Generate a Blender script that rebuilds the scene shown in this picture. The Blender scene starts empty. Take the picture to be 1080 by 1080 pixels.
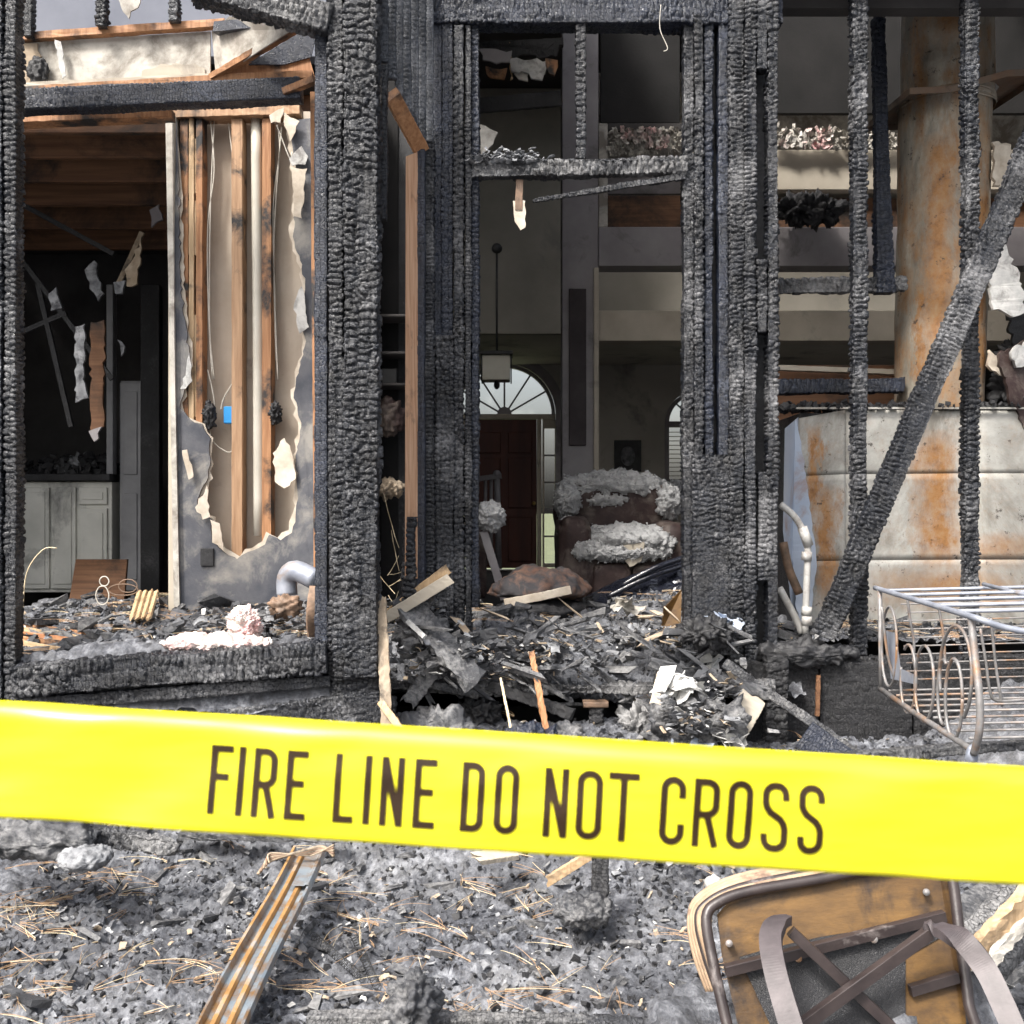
import bpy, bmesh, math, random
import numpy as np
from mathutils import Vector, noise as mnoise
random.seed(7); np.random.seed(7)
sc = bpy.context.scene
F = 1150.0
EYE = 1.5
# ------------------------------------------------------------------ camera, sky, sun, exposure
cd = bpy.data.cameras.new('camera'); cam = bpy.data.objects.new('camera', cd)
sc.collection.objects.link(cam); sc.camera = cam
cam.location = (0, 0, EYE); cam.rotation_euler = (math.radians(90), 0, 0)
cd.sensor_width = 36; cd.lens = 36 * F / 1080; cd.clip_start = 0.05; cd.clip_end = 2000
cd.dof.use_dof = True; cd.dof.focus_distance = 5.0; cd.dof.aperture_fstop = 11
SUN_EL, SUN_AZ = math.radians(52), math.radians(-40)     # azimuth: the sun is behind the camera, to the left
w = bpy.data.worlds.new('World'); sc.world = w; w.use_nodes = True
nt = w.node_tree; bg = nt.nodes['Background']
sky = nt.nodes.new('ShaderNodeTexSky'); sky.sky_type = 'NISHITA'; sky.sun_disc = False
sky.sun_elevation = SUN_EL; sky.sun_rotation = math.pi + SUN_AZ * -1; sky.dust_density = 7; sky.air_density = 1.2
hs = nt.nodes.new('ShaderNodeHueSaturation'); hs.inputs['Saturation'].default_value = 0.5
nt.links.new(sky.outputs[0], hs.inputs['Color']); nt.links.new(hs.outputs[0], bg.inputs[0])
bg.inputs[1].default_value = 0.15
sl = bpy.data.lights.new('sun', 'SUN'); so = bpy.data.objects.new('sun', sl); sc.collection.objects.link(so)
sl.energy = 2.3; sl.angle = math.radians(11); sl.color = (1, .97, .92)
# light travels towards +Y, +X and down
d = Vector((math.sin(-SUN_AZ) * math.cos(SUN_EL), math.cos(SUN_AZ) * math.cos(SUN_EL), -math.sin(SUN_EL)))
so.rotation_euler = d.to_track_quat('-Z', 'Y').to_euler()
so.location = (-4, -6, 9)
sc.view_settings.view_transform = 'Standard'; sc.view_settings.look = 'None'
sc.view_settings.exposure = 1.15; sc.view_settings.gamma = 1; sc.view_settings.use_curve_mapping = False
sc.cycles.max_bounces = 8; sc.cycles.diffuse_bounces = 5

# ------------------------------------------------------------------ helpers
def at(px, py, Y): return Vector(((px - 540) / F * Y, Y, EYE - (py - 540) / F * Y))
def ax(px, Y): return (px - 540) / F * Y
def az(py, Y): return EYE - (py - 540) / F * Y
def link(o, parent=None):
    sc.collection.objects.link(o)
    if parent is not None: o.parent = parent
    return o
def tag(o, label=None, cat=None, group=None, kind=None):
    if label: o['label'] = label
    if cat: o['category'] = cat
    if group: o['group'] = group
    if kind: o['kind'] = kind
    return o
def thing(name, label, cat, loc=(0, 0, 0), group=None):
    o = bpy.data.objects.new(name, None); o.empty_display_size = .1
    link(o); return tag(o, label, cat, group)
def mobj(name, verts, faces, mat, parent=None, smooth=False):
    me = bpy.data.meshes.new(name); me.from_pydata([tuple(v) for v in verts], [], faces); me.materials.append(mat)
    if smooth: me.shade_smooth()
    me.update()
    return link(bpy.data.objects.new(name, me), parent)
def gridmesh(name, V, mat, parent=None, wrap=False, smooth=True, uv=None):
    """V: array (m, n, 3) of points"""
    m, n = V.shape[:2]; co = V.reshape(-1, 3).astype(np.float32)
    i = np.arange(m - 1)[:, None]; nn = n if wrap else n - 1; j = np.arange(nn)[None, :]; j2 = (j + 1) % n
    q = np.stack([i * n + j, i * n + j2, (i + 1) * n + j2, (i + 1) * n + j], -1).reshape(-1, 4).astype(np.int32)
    me = bpy.data.meshes.new(name)
    me.vertices.add(len(co)); me.vertices.foreach_set('co', co.ravel())
    me.loops.add(q.size); me.loops.foreach_set('vertex_index', q.ravel())
    me.polygons.add(len(q)); me.polygons.foreach_set('loop_start', np.arange(0, q.size, 4, dtype=np.int32))
    me.materials.append(mat); me.update(calc_edges=True)
    if uv is not None:
        me.uv_layers.new(name='grain').data.foreach_set('uv', uv.reshape(-1, 2)[q.ravel()].astype(np.float32).ravel())
    if smooth: me.shade_smooth()
    return link(bpy.data.objects.new(name, me), parent)
def _h(a, b, c=0):
    a = np.asarray(a).astype(np.int64); b = np.asarray(b).astype(np.int64); c = np.asarray(c).astype(np.int64)
    x = (a * 374761393 + b * 668265263 + c * 2147483647 + 1013904223) & 0xffffffff
    x = ((x ^ (x >> 13)) * 1274126177) & 0xffffffff
    x = ((x ^ (x >> 16)) * 2246822519) & 0xffffffff
    return ((x ^ (x >> 15)) & 0xffffff) / float(0xffffff)
def vn(x, y, s=0):
    x = np.asarray(x, float); y = np.asarray(y, float)
    xi = np.floor(x); yi = np.floor(y); fx = x - xi; fy = y - yi
    fx = fx * fx * (3 - 2 * fx); fy = fy * fy * (3 - 2 * fy)
    return (_h(xi, yi, s) * (1 - fx) * (1 - fy) + _h(xi + 1, yi, s) * fx * (1 - fy)
            + _h(xi, yi + 1, s) * (1 - fx) * fy + _h(xi + 1, yi + 1, s) * fx * fy)
def fbm(x, y, s=0, o=4):
    r = 0; a = .5
    for k in range(o): r = r + a * vn(x * 2 ** k, y * 2 ** k, s + k * 17); a *= .5
    return r
def cells(x, y, s=0, cheb=False):
    """(F1, F2, id) worley noise"""
    xi = np.floor(x); yi = np.floor(y); f1 = np.full(np.shape(x), 9.); f2 = f1.copy(); idd = f1 * 0
    for dx in (-1, 0, 1):
        for dy in (-1, 0, 1):
            cx = xi + dx; cy = yi + dy
            px = cx + _h(cx, cy, s); py = cy + _h(cx, cy, s + 5)
            dd = np.maximum(np.abs(px - x), np.abs(py - y)) * 1.1 if cheb else np.hypot(px - x, py - y); n = dd < f1
            f2 = np.where(n, f1, np.minimum(f2, dd)); idd = np.where(n, _h(cx, cy, s + 9), idd); f1 = np.where(n, dd, f1)
    return f1, f2, idd
def char_h(u, v, rh, cw, dep, s):
    """alligatored char: puffy blocks between cracks; v runs along the grain"""
    uu = u / cw + 1.3 * (fbm(v / .22 + s, u / .2, s, 3) - .5) + .3 * (vn(v / .03, u / .05, s + 2) - .5)
    col = np.floor(uu); fu = uu - col
    rr = rh * (.75 + .7 * _h(col, s, 4))
    vv = v / rr + _h(col, s, 7) * 9 + .9 * (fbm(v / .10, u / .09, s + 9, 2) - .5) + .55 * (vn(u / .022, v / .03, s + 3) - .5)
    row = np.floor(vv); fv = vv - row
    dv = np.minimum(fv, 1 - fv) * rr; du = np.minimum(fu, 1 - fu) * cw
    du = np.where(_h(col + (fu > .5), s, 11) > .25, du, du * 3 + .004)
    dd = np.minimum(dv, du * 1.1)
    gap = 1 - np.exp(-(dd / .0036) ** 2.8)
    pil = np.clip(dd / (rh * .5), 0, 1) ** .7
    h = dep * (1.0 * gap + .10 * pil) + dep * .8 * (_h(row, col, s) - .5) * gap
    wu = u / (cw * .75) + .5 * (vn(u / .02, v / .03, s + 41) - .5); wv = v / (rh * 1.15) + .6 * (vn(u / .03, v / .02, s + 43) - .5)
    f1, f2, cid = cells(wu, wv, s + 45, True); e = (f2 - f1) * min(cw * .75, rh) * .75
    g2 = 1 - np.exp(-(e / .0038) ** 2.8); h2 = dep * (1.05 * g2 + .9 * (cid - .5) * g2)
    mk = np.clip((fbm(u / .12, v / .28, s + 51, 3) - .43) * 14, 0, 1); h = h * (1 - mk) + h2 * mk
    sm = np.clip((fbm(u / .10 + 7, v / .35, s + 61, 3) - .30) * 9, .45, 1); h = h * sm * .95
    h += dep * .28 * (fbm(u / .008, v / .008, s + 31, 2) - .5)
    return h
NSEED = [0]
def char_beam(name, a, b, w, d, mat, parent=None, rh=.028, cw=.045, dep=.010, res=.0076, erode=.008, taper=(1, 1), front=Vector((0, -1, 0)), rag=0):
    NSEED[0] += 13; s = NSEED[0]
    a = Vector(a); b = Vector(b); L = (b - a).length; A = (b - a) / L
    Fr = (front - A * front.dot(A)).normalized(); S = A.cross(Fr)
    # perimeter: back middle -> left side -> front -> right side -> back
    pts = []
    r = min(w, d) * .09
    def seg(x0, y0, x1, y1, st):
        n = max(1, int(math.hypot(x1 - x0, y1 - y0) / st))
        for k in range(n): pts.append((x0 + (x1 - x0) * k / n, y0 + (y1 - y0) * k / n))
    hw, hd = w / 2, d / 2
    seg(0, -hd, -hw, -hd, res * 3); seg(-hw, -hd, -hw, hd, res * 1.2); seg(-hw, hd, hw, hd, res * 1.05); seg(hw, hd, hw, -hd, res * 1.2); seg(hw, -hd, 0, -hd, res * 3)
    P = np.array(pts); nn = len(P)
    # rounded corners and normals
    Q = np.clip(P, [-hw + r, -hd + r], [hw - r, hd - r]); D = P - Q; ln = np.hypot(D[:, 0], D[:, 1])
    N = D / ln[:, None]; P = Q + N * r
    u = np.concatenate([[0], np.cumsum(np.hypot(*(P[1:] - P[:-1]).T))])
    m = max(3, int(L / (res * .66))); t = np.linspace(0, L, m)
    U, T = np.meshgrid(u, t)
    H = char_h(U, T + s * .37, rh, cw, dep, s)
    E = erode * (fbm(U / .25 + s, T / .22, s + 50, 3) - .45) * 1.6
    tp = (taper[0] + (taper[1] - taper[0]) * t / L)
    if rag:
        e = np.minimum(1, (L - t) / rag) ** .5; tp = tp * (.25 + .75 * e)
    disp = H - E - dep * .9
    X = P[None, :, 0] * tp[:, None] + N[None, :, 0] * disp; Z = P[None, :, 1] * tp[:, None] + N[None, :, 1] * disp
    wob = (fbm(t / .5, t * 0 + s, s + 77, 2) - .4) * min(.006, w * .08)
    X = X + wob[:, None]
    V = np.array(a)[None, None] + T[..., None] * np.array(A) + X[..., None] * np.array(S) + Z[..., None] * np.array(Fr)
    c0 = V[:1].mean(1, keepdims=True).repeat(nn, 1); c1 = V[-1:].mean(1, keepdims=True).repeat(nn, 1)
    V = np.concatenate([c0, V, c1], 0)
    UV = np.stack([U + s * .31, T + s * .17], -1); UV = np.concatenate([UV[:1], UV, UV[-1:]], 0)
    return gridmesh(name, V, mat, parent, wrap=True, uv=UV)
def cbox(name, x0, x1, y0, y1, z0, z1, mat, parent=None, bev=0.004):
    bm = bmesh.new(); bmesh.ops.create_cube(bm, size=1)
    for v in bm.verts: v.co = Vector(((x0 + x1) / 2 + v.co.x * (x1 - x0), (y0 + y1) / 2 + v.co.y * (y1 - y0), (z0 + z1) / 2 + v.co.z * (z1 - z0)))
    if bev: bmesh.ops.bevel(bm, geom=bm.edges[:], offset=min(bev, .3 * min(abs(x1 - x0), abs(y1 - y0), abs(z1 - z0))), segments=1, affect='EDGES')
    me = bpy.data.meshes.new(name); bm.to_mesh(me); bm.free(); me.materials.append(mat)
    return link(bpy.data.objects.new(name, me), parent)
def plank(name, a, b, w, d, mat, parent=None, front=Vector((0, -1, 0)), n=24, jag=.0, bend=0, twist=0, amp=.003):
    """a sawn or splintered board from a to b, w wide, d thick"""
    NSEED[0] += 7; s = NSEED[0]
    a = Vector(a); b = Vector(b); A = (b - a).normalized(); L = (b - a).length
    Fr = (front - A * front.dot(A)).normalized(); S = A.cross(Fr); vs = []; fs = []
    prof = [(-.5, -.5), (-.5, .38), (-.46, .5), (-.15, .5), (.15, .5), (.46, .5), (.5, .38), (.5, -.5)]
    for i in range(n + 1):
        t = i / n; c = a + A * L * t + Fr * bend * math.sin(t * math.pi)
        an = twist * t; ca, sa = math.cos(an), math.sin(an)
        for k, (x, y) in enumerate(prof):
            e = 0
            if jag and (i == 0 or i == n): e = (random.random() - .3) * jag * (1 if i else -1)
            X = x * w + (random.random() - .5) * amp; Y = y * d + (random.random() - .5) * amp * .5
            vs.append(c + S * (X * ca - Y * sa) + Fr * (X * sa + Y * ca) + A * e)
    m = len(prof)
    for i in range(n):
        for k in range(m): fs.append((i * m + k, i * m + (k + 1) % m, (i + 1) * m + (k + 1) % m, (i + 1) * m + k))
    fs.append(tuple(range(m - 1, -1, -1))); fs.append(tuple(n * m + k for k in range(m)))
    return mobj(name, vs, fs, mat, parent)
def jagp(poly, amp=3., step=8.):
    out = []
    for i, p in enumerate(poly):
        q = poly[(i + 1) % len(poly)]; L = math.hypot(q[0] - p[0], q[1] - p[1]); n = max(1, int(L / step)); out.append(p)
        for k in range(1, n):
            t = k / n; out.append((p[0] + (q[0] - p[0]) * t + random.uniform(-amp, amp), p[1] + (q[1] - p[1]) * t + random.uniform(-amp, amp)))
    return out
def plate(name, outer, mat, parent=None, holes=(), th=.012, origin=None, ux=Vector((1, 0, 0)), uy=Vector((0, 0, 1)), warp=0):
    """flat polygon (2D metres) with holes, extruded th, laid in the plane (ux, uy) at origin"""
    cu = bpy.data.curves.new(name, 'CURVE'); cu.dimensions = '2D'; cu.fill_mode = 'BOTH'; cu.extrude = th / 2
    for pl in (outer, *holes):
        sp = cu.splines.new('POLY'); sp.points.add(len(pl) - 1)
        for p, q in zip(sp.points, pl): p.co = (q[0], q[1], 0, 1)
        sp.use_cyclic_u = True
    o = bpy.data.objects.new(name, cu); me = bpy.data.meshes.new_from_object(o); bpy.data.objects.remove(o); bpy.data.curves.remove(cu)
    uz = ux.cross(uy); origin = Vector(origin) if origin is not None else Vector((0, 0, 0))
    for v in me.vertices:
        c = v.co; k = warp * (mnoise.noise(Vector((c.x * 4, c.y * 4, 1.3))) if warp else 0)
        v.co = origin + ux * c.x + uy * c.y + uz * (c.z + k)
    me.materials.clear(); me.materials.append(mat); me.update()
    return link(bpy.data.objects.new(name, me), parent)
def pplate(name, pxs, Y, mat, parent=None, holes=(), th=.012, warp=0):
    """plate in the facade-parallel plane at distance Y, outline given in picture units"""
    f = lambda pl: [(ax(p[0], Y), az(p[1], Y)) for p in pl]
    return plate(name, f(pxs), mat, parent, [f(h) for h in holes], th, origin=(0, Y, 0), warp=warp)
def sheet3(name, pts, mat, parent=None, th=.01, off=Vector((0, 1, 0))):
    """polygon through 3D points with thickness"""
    n = len(pts); vs = [Vector(p) for p in pts] + [Vector(p) + off * th for p in pts]
    fs = [tuple(range(n)), tuple(range(2 * n - 1, n - 1, -1))] + [(i, i + n, (i + 1) % n + n, (i + 1) % n) for i in range(n)]
    return mobj(name, vs, fs, mat, parent)
def tube(name, pts, r, mat, parent=None, seg=8, closed=False, sub=1, rr=None):
    pts = [Vector(p) for p in pts]
    if sub > 1:
        out = []; n = len(pts)
        for i in range(n if closed else n - 1):
            p0 = pts[(i - 1) % n] if closed or i else pts[0]; p1 = pts[i]; p2 = pts[(i + 1) % n]; p3 = pts[(i + 2) % n] if closed or i < n - 2 else pts[-1]
            for k in range(sub):
                t = k / sub; out.append(.5 * ((2 * p1) + (p2 - p0) * t + (2 * p0 - 5 * p1 + 4 * p2 - p3) * t * t + (3 * p1 - p0 - 3 * p2 + p3) * t ** 3))
        if not closed: out.append(pts[-1])
        pts = out
    n = len(pts); vs = []; fs = []; prevN = None
    for i, p in enumerate(pts):
        a = pts[(i - 1) % n] if closed or i else p; b = pts[(i + 1) % n] if closed or i < n - 1 else p
        T = (b - a).normalized()
        N = (Vector((0, 0, 1)) if abs(T.z) < .9 else Vector((1, 0, 0))) if prevN is None else prevN
        N = (N - T * N.dot(T)).normalized(); prevN = N; B = T.cross(N); R = rr[i] if rr else r
        R = R if isinstance(R, tuple) else (R, R)
        for k in range(seg):
            an = 2 * math.pi * k / seg; vs.append(p + N * math.cos(an) * R[0] + B * math.sin(an) * R[1])
    for i in range(n if closed else n - 1):
        for k in range(seg):
            i2 = (i + 1) % n; fs.append((i * seg + k, i * seg + (k + 1) % seg, i2 * seg + (k + 1) % seg, i2 * seg + k))
    if not closed: fs.append(tuple(range(seg - 1, -1, -1))); fs.append(tuple((n - 1) * seg + k for k in range(seg)))
    return mobj(name, vs, fs, mat, parent, smooth=True)
def blob(name, c, rad, mat, parent=None, amp=.25, fr=2.5, sub=5, seed=0, flat=0):
    bm = bmesh.new(); bmesh.ops.create_icosphere(bm, subdivisions=sub, radius=1)
    for v in bm.verts:
        n = v.co.copy(); mr = (rad[0] + rad[1] + rad[2]) / 3; p = Vector((n.x * rad[0], n.y * rad[1], n.z * rad[2]))
        q_ = p / mr * fr + Vector((seed, seed * 2, 0)); nr = Vector((n.x / rad[0], n.y / rad[1], n.z / rad[2])).normalized()
        p += nr * amp * 1.3 * min(rad) * (mnoise.fractal(q_, .8, 2.1, 6) + .5 * (abs(mnoise.noise(q_ * 2.7)) - .3))
        if flat and p.z < 0: p.z *= .3
        v.co = Vector(c) + p
    me = bpy.data.meshes.new(name); bm.to_mesh(me); bm.free(); me.materials.append(mat); me.shade_smooth()
    return link(bpy.data.objects.new(name, me), parent)
class Heap:
    """collects many small solids into one mesh"""
    def __init__(s): s.v = []; s.f = []
    def chunk(s, c, sz, j=.3, rot=None):
        b = len(s.v); e = [random.uniform(0, 6.28) for _ in range(3)] if rot is None else rot
        from mathutils import Euler
        M = Euler(e).to_matrix()
        for x in (-.5, .5):
            for y in (-.5, .5):
                for z in (-.5, .5):
                    p = Vector(((x + random.uniform(-j, j) * .5) * sz[0], (y + random.uniform(-j, j) * .5) * sz[1], (z + random.uniform(-j, j) * .5) * sz[2]))
                    s.v.append(Vector(c) + M @ p)
        for q in ((0, 1, 3, 2), (4, 6, 7, 5), (0, 4, 5, 1), (2, 3, 7, 6), (0, 2, 6, 4), (1, 5, 7, 3)): s.f.append(tuple(b + k for k in q))
    def strand(s, pts, r):
        b = len(s.v); n = len(pts)
        for i, p in enumerate(pts):
            k = r * (1 - .6 * i / n); s.v += [Vector(p) + Vector((k, 0, -k * .5)), Vector(p) + Vector((-k, 0, -k * .5)), Vector(p) + Vector((0, k * .3, k))]
        for i in range(n - 1):
            for k in range(3): s.f.append((b + i * 3 + k, b + i * 3 + (k + 1) % 3, b + i * 3 + 3 + (k + 1) % 3, b + i * 3 + 3 + k))
    def curl(s, c, w, h, nrm):
        """a curled flake, solid"""
        b = len(s.v); from mathutils import Euler
        M = Euler(nrm).to_matrix(); th = .0015; cv = random.uniform(-1, 1) * .35
        for lay in (0, 1):
            for i in range(4):
                for j in range(3):
                    x = (i / 3 - .5) * w * (1 + random.uniform(-.15, .15)); y = (j / 2 - .5) * h * (1 + random.uniform(-.2, .2))
                    z = cv * (x * x / w - y * y / h) * 2 + random.uniform(-.05, .05) * w - lay * th
                    s.v.append(Vector(c) + M @ Vector((x, y, z)))
        g = lambda l, i, j: b + l * 12 + i * 3 + j
        for i in range(3):
            for j in range(2):
                s.f.append((g(0, i, j), g(0, i + 1, j), g(0, i + 1, j + 1), g(0, i, j + 1))); s.f.append((g(1, i, j), g(1, i, j + 1), g(1, i + 1, j + 1), g(1, i + 1, j)))
        for i in range(3):
            s.f.append((g(0, i, 0), g(1, i, 0), g(1, i + 1, 0), g(0, i + 1, 0))); s.f.append((g(0, i, 2), g(0, i + 1, 2), g(1, i + 1, 2), g(1, i, 2)))
        for j in range(2):
            s.f.append((g(0, 0, j), g(0, 0, j + 1), g(1, 0, j + 1), g(1, 0, j))); s.f.append((g(0, 3, j), g(1, 3, j), g(1, 3, j + 1), g(0, 3, j + 1)))
    def build(s, name, mat, label=None, cat=None, parent=None, kind='stuff'):
        if not s.v: return
        o = mobj(name, s.v, s.f, mat, parent); return tag(o, label, cat, kind=kind)

# ------------------------------------------------------------------ materials
def newmat(name):
    m = bpy.data.materials.new(name); m.use_nodes = True; nt = m.node_tree; b = nt.nodes['Principled BSDF']
    tc = nt.nodes.new('ShaderNodeTexCoord'); return m, nt, b, tc.outputs['Object']
def N(nt, typ, ins=None, **kw):
    n = nt.nodes.new(typ)
    for k, v in kw.items(): setattr(n, k, v)
    for k, v in (ins or {}).items():
        if hasattr(v, 'is_output') or isinstance(v, bpy.types.NodeSocket): nt.links.new(v, n.inputs[k])
        else: n.inputs[k].default_value = v
    return n
def scaled(nt, vec, sc3, loc=(0, 0, 0)):
    return N(nt, 'ShaderNodeMapping', {'Vector': vec, 'Scale': sc3, 'Location': loc}).outputs[0]
def ntex(nt, vec, scale, detail=5, rough=.6, dist=0):
    return N(nt, 'ShaderNodeTexNoise', {'Vector': vec, 'Scale': scale, 'Detail': detail, 'Roughness': rough, 'Distortion': dist}).outputs[0]
def ramp(nt, fac, stops):
    r = nt.nodes.new('ShaderNodeValToRGB'); nt.links.new(fac, r.inputs[0]); e = r.color_ramp.elements
    while len(e) < len(stops): e.new(.5)
    for x, (p, c) in zip(e, stops): x.position = p; x.color = (*c, 1) if len(c) == 3 else c
    return r.outputs[0]
def mixc(nt, f, a, b, mode='MIX'):
    n = nt.nodes.new('ShaderNodeMix'); n.data_type = 'RGBA'; n.blend_type = mode
    for i, v in ((0, f), (6, a), (7, b)):
        if isinstance(v, bpy.types.NodeSocket): nt.links.new(v, n.inputs[i])
        else: n.inputs[i].default_value = (*v, 1) if isinstance(v, tuple) and len(v) == 3 else v
    return n.outputs[2]
def math_(nt, op, a, b=0., c=0.):
    n = nt.nodes.new('ShaderNodeMath'); n.operation = op
    for i, v in enumerate((a, b, c)):
        if isinstance(v, bpy.types.NodeSocket): nt.links.new(v, n.inputs[i])
        else: n.inputs[i].default_value = v
    return n.outputs[0]
def bump(nt, b, h, st=.5, dist=.01, prev=None):
    n = N(nt, 'ShaderNodeBump', {'Height': h, 'Strength': st, 'Distance': dist})
    if prev is not None: nt.links.new(prev, n.inputs['Normal'])
    nt.links.new(n.outputs[0], b.inputs['Normal']); return n.outputs[0]
def char_mat(name, lo=(.003, .003, .004), hi=(.012, .015, .023), ash=(.36, .36, .37), ashp=.615, rough=.33, fine=True):
    m, nt, b, v = newmat(name)
    n1 = ntex(nt, v, 9, 6, .65); n2 = ntex(nt, v, 60, 4, .7); n3 = ntex(nt, v, 3.1, 4, .6)
    base = ramp(nt, n1, [(.3, lo), (.7, hi)])
    f = ramp(nt, math_(nt, 'ADD', math_(nt, 'MULTIPLY', n3, .6), math_(nt, 'MULTIPLY', n2, .4)), [(ashp - .1, (0, 0, 0)), (ashp + .06, (1, 1, 1))])
    col = mixc(nt, math_(nt, 'MULTIPLY', f, .6), base, ash)
    nt.links.new(col, b.inputs['Base Color'])
    nt.links.new(ramp(nt, n2, [(.3, (rough - .12,) * 3), (.7, (rough + .2,) * 3)]), b.inputs['Roughness'])
    b.inputs['Specular IOR Level'].default_value = .65
    uvn = nt.nodes.new('ShaderNodeTexCoord').outputs['UV']
    wrp = N(nt, 'ShaderNodeTexNoise', {'Vector': uvn, 'Scale': 22., 'Detail': 3.}).outputs[1]
    uw = N(nt, 'ShaderNodeVectorMath', {0: uvn, 1: N(nt, 'ShaderNodeVectorMath', {0: wrp, 1: (.014, .014, 0)}, operation='MULTIPLY').outputs[0]}, operation='ADD').outputs[0]
    us = scaled(nt, uw, (46, 78, 1))
    va = N(nt, 'ShaderNodeTexVoronoi', {'Vector': us, 'Scale': 1., 'Randomness': .75}, feature='F1', distance='CHEBYCHEV', voronoi_dimensions='2D').outputs[0]
    vb = N(nt, 'ShaderNodeTexVoronoi', {'Vector': us, 'Scale': 1., 'Randomness': .75}, feature='F2', distance='CHEBYCHEV', voronoi_dimensions='2D').outputs[0]
    e1 = ramp(nt, math_(nt, 'SUBTRACT', vb, va), [(0, (0, 0, 0)), (.16, (1, 1, 1))])
    p = bump(nt, b, e1, .95, .005)
    vo = N(nt, 'ShaderNodeTexVoronoi', {'Vector': scaled(nt, v, (190, 190, 240)), 'Scale': 1., 'Randomness': 1.}, feature='DISTANCE_TO_EDGE').outputs[0]
    p = bump(nt, b, ramp(nt, vo, [(0, (0, 0, 0)), (.14, (1, 1, 1))]), .5, .002, p)
    bump(nt, b, n2, .6, .004, p)
    return m
def simple(name, c1, c2, scale=8, rough=.7, bs=.3, bd=.004, bscale=60, metallic=0, soot=None, sootp=.55, sootscale=2.5, stretch=(1, 1, 1), spec=.4):
    m, nt, b, v = newmat(name); vs = scaled(nt, v, stretch)
    n1 = ntex(nt, vs, scale, 6, .6); col = ramp(nt, n1, [(.3, c1), (.7, c2)])
    if soot:
        n3 = ntex(nt, v, sootscale, 7, .68, .4); col = mixc(nt, ramp(nt, n3, [(sootp - .06, (0, 0, 0)), (sootp + .1, (1, 1, 1))]), col, soot)
    nt.links.new(col, b.inputs['Base Color']); b.inputs['Roughness'].default_value = rough; b.inputs['Metallic'].default_value = metallic
    b.inputs['Specular IOR Level'].default_value = spec
    bump(nt, b, ntex(nt, vs, bscale, 4, .6), bs, bd)
    return m
CH = char_mat('charred_timber')
CHB = char_mat('blue_black_char', (.004, .006, .012), (.014, .021, .042), (.16, .19, .26), .66, .32)  # blue-black timber, with the navy cast of shaded char put into its colour
CHA = char_mat('ashy_char', (.010, .010, .012), (.055, .058, .066), (.38, .375, .37), .56, .5)
CHG = char_mat('black_matt_char', (.005, .005, .006), (.018, .018, .021), (.18, .18, .18), .66, .5)
def wood_mat(name, c1, c2, burn=.6, burnscale=3.5):
    m, nt, b, v = newmat(name)
    g = ntex(nt, scaled(nt, v, (40, 40, 2.5)), 1.5, 6, .6, .6); col = ramp(nt, g, [(.3, c1), (.7, c2)])
    k = ntex(nt, v, burnscale, 6, .65, .3)
    col = mixc(nt, ramp(nt, k, [(burn - .08, (0, 0, 0)), (burn + .03, (1, 1, 1))]), col, (.02, .018, .018))
    nt.links.new(col, b.inputs['Base Color']); b.inputs['Roughness'].default_value = .6
    bump(nt, b, g, .3, .004); return m
WOOD = wood_mat('scorched_pine', (.30, .165, .085), (.50, .32, .19), .60)
WOODX = wood_mat('orange_burnt_pine', (.25, .105, .04), (.48, .25, .12), .57)
WOODP = wood_mat('pale_pine', (.36, .235, .12), (.54, .39, .24), .64)
WOODD = simple('smoked_joist', (.10, .045, .022), (.22, .11, .055), 3, .7, .2, soot=(.02, .015, .012), sootp=.56, sootscale=1.7, stretch=(.5, 12, 12))
DRY = simple('drywall_back', (.36, .295, .23), (.50, .43, .355), 3, .9, .15, soot=(.2, .16, .13), sootp=.66)
DRYW = simple('peeling_plaster', (.40, .375, .33), (.66, .63, .57), 6, .85, .3, soot=(.24, .215, .185), sootp=.5, sootscale=5)
DRYG = simple('sooted_drywall', (.045, .05, .065), (.15, .15, .16), 4, .75, .5, soot=(.28, .265, .24), sootp=.56, sootscale=4)
PAPER = simple('torn_paper', (.42, .35, .27), (.72, .65, .55), 12, .9, .3)
WHITE = simple('white_flakes', (.40, .40, .39), (.66, .65, .62), 14, .8, .4, soot=(.22, .21, .2), sootp=.55, sootscale=9)
ASH = simple('grey_ash', (.12, .125, .135), (.33, .335, .345), 15, .95, .5, soot=(.05, .05, .055), sootp=.55, sootscale=12)
TANF = simple('tan_flakes', (.24, .18, .12), (.45, .37, .28), 12, .9, .4, soot=(.08, .07, .06), sootp=.6, sootscale=9)
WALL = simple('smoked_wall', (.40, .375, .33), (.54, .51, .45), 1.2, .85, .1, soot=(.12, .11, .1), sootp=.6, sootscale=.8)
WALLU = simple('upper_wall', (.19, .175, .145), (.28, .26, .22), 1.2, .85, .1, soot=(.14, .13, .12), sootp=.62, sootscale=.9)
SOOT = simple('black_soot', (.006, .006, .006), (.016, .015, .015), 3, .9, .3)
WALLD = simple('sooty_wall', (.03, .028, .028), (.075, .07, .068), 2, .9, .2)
TRIM = simple('smoked_trim', (.23, .21, .22), (.34, .32, .32), 3, .6, .1, soot=(.12, .11, .11), sootp=.62)
TRIML = simple('beige_trim', (.38, .33, .26), (.52, .465, .38), 3, .6, .1, soot=(.2, .18, .16), sootp=.64)
CAB = simple('smoked_cabinet', (.55, .55, .50), (.75, .74, .68), 3, .5, .1, soot=(.1, .1, .1), sootp=.6, sootscale=1.6)
CABD = simple('dark_cabinet_door', (.2, .2, .21), (.34, .34, .35), 3, .5, .1)
PVC = simple('scorched_pvc', (.45, .42, .35), (.60, .57, .50), 4, .35, .05, soot=(.25, .13, .08), sootp=.68, sootscale=2.2)
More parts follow.
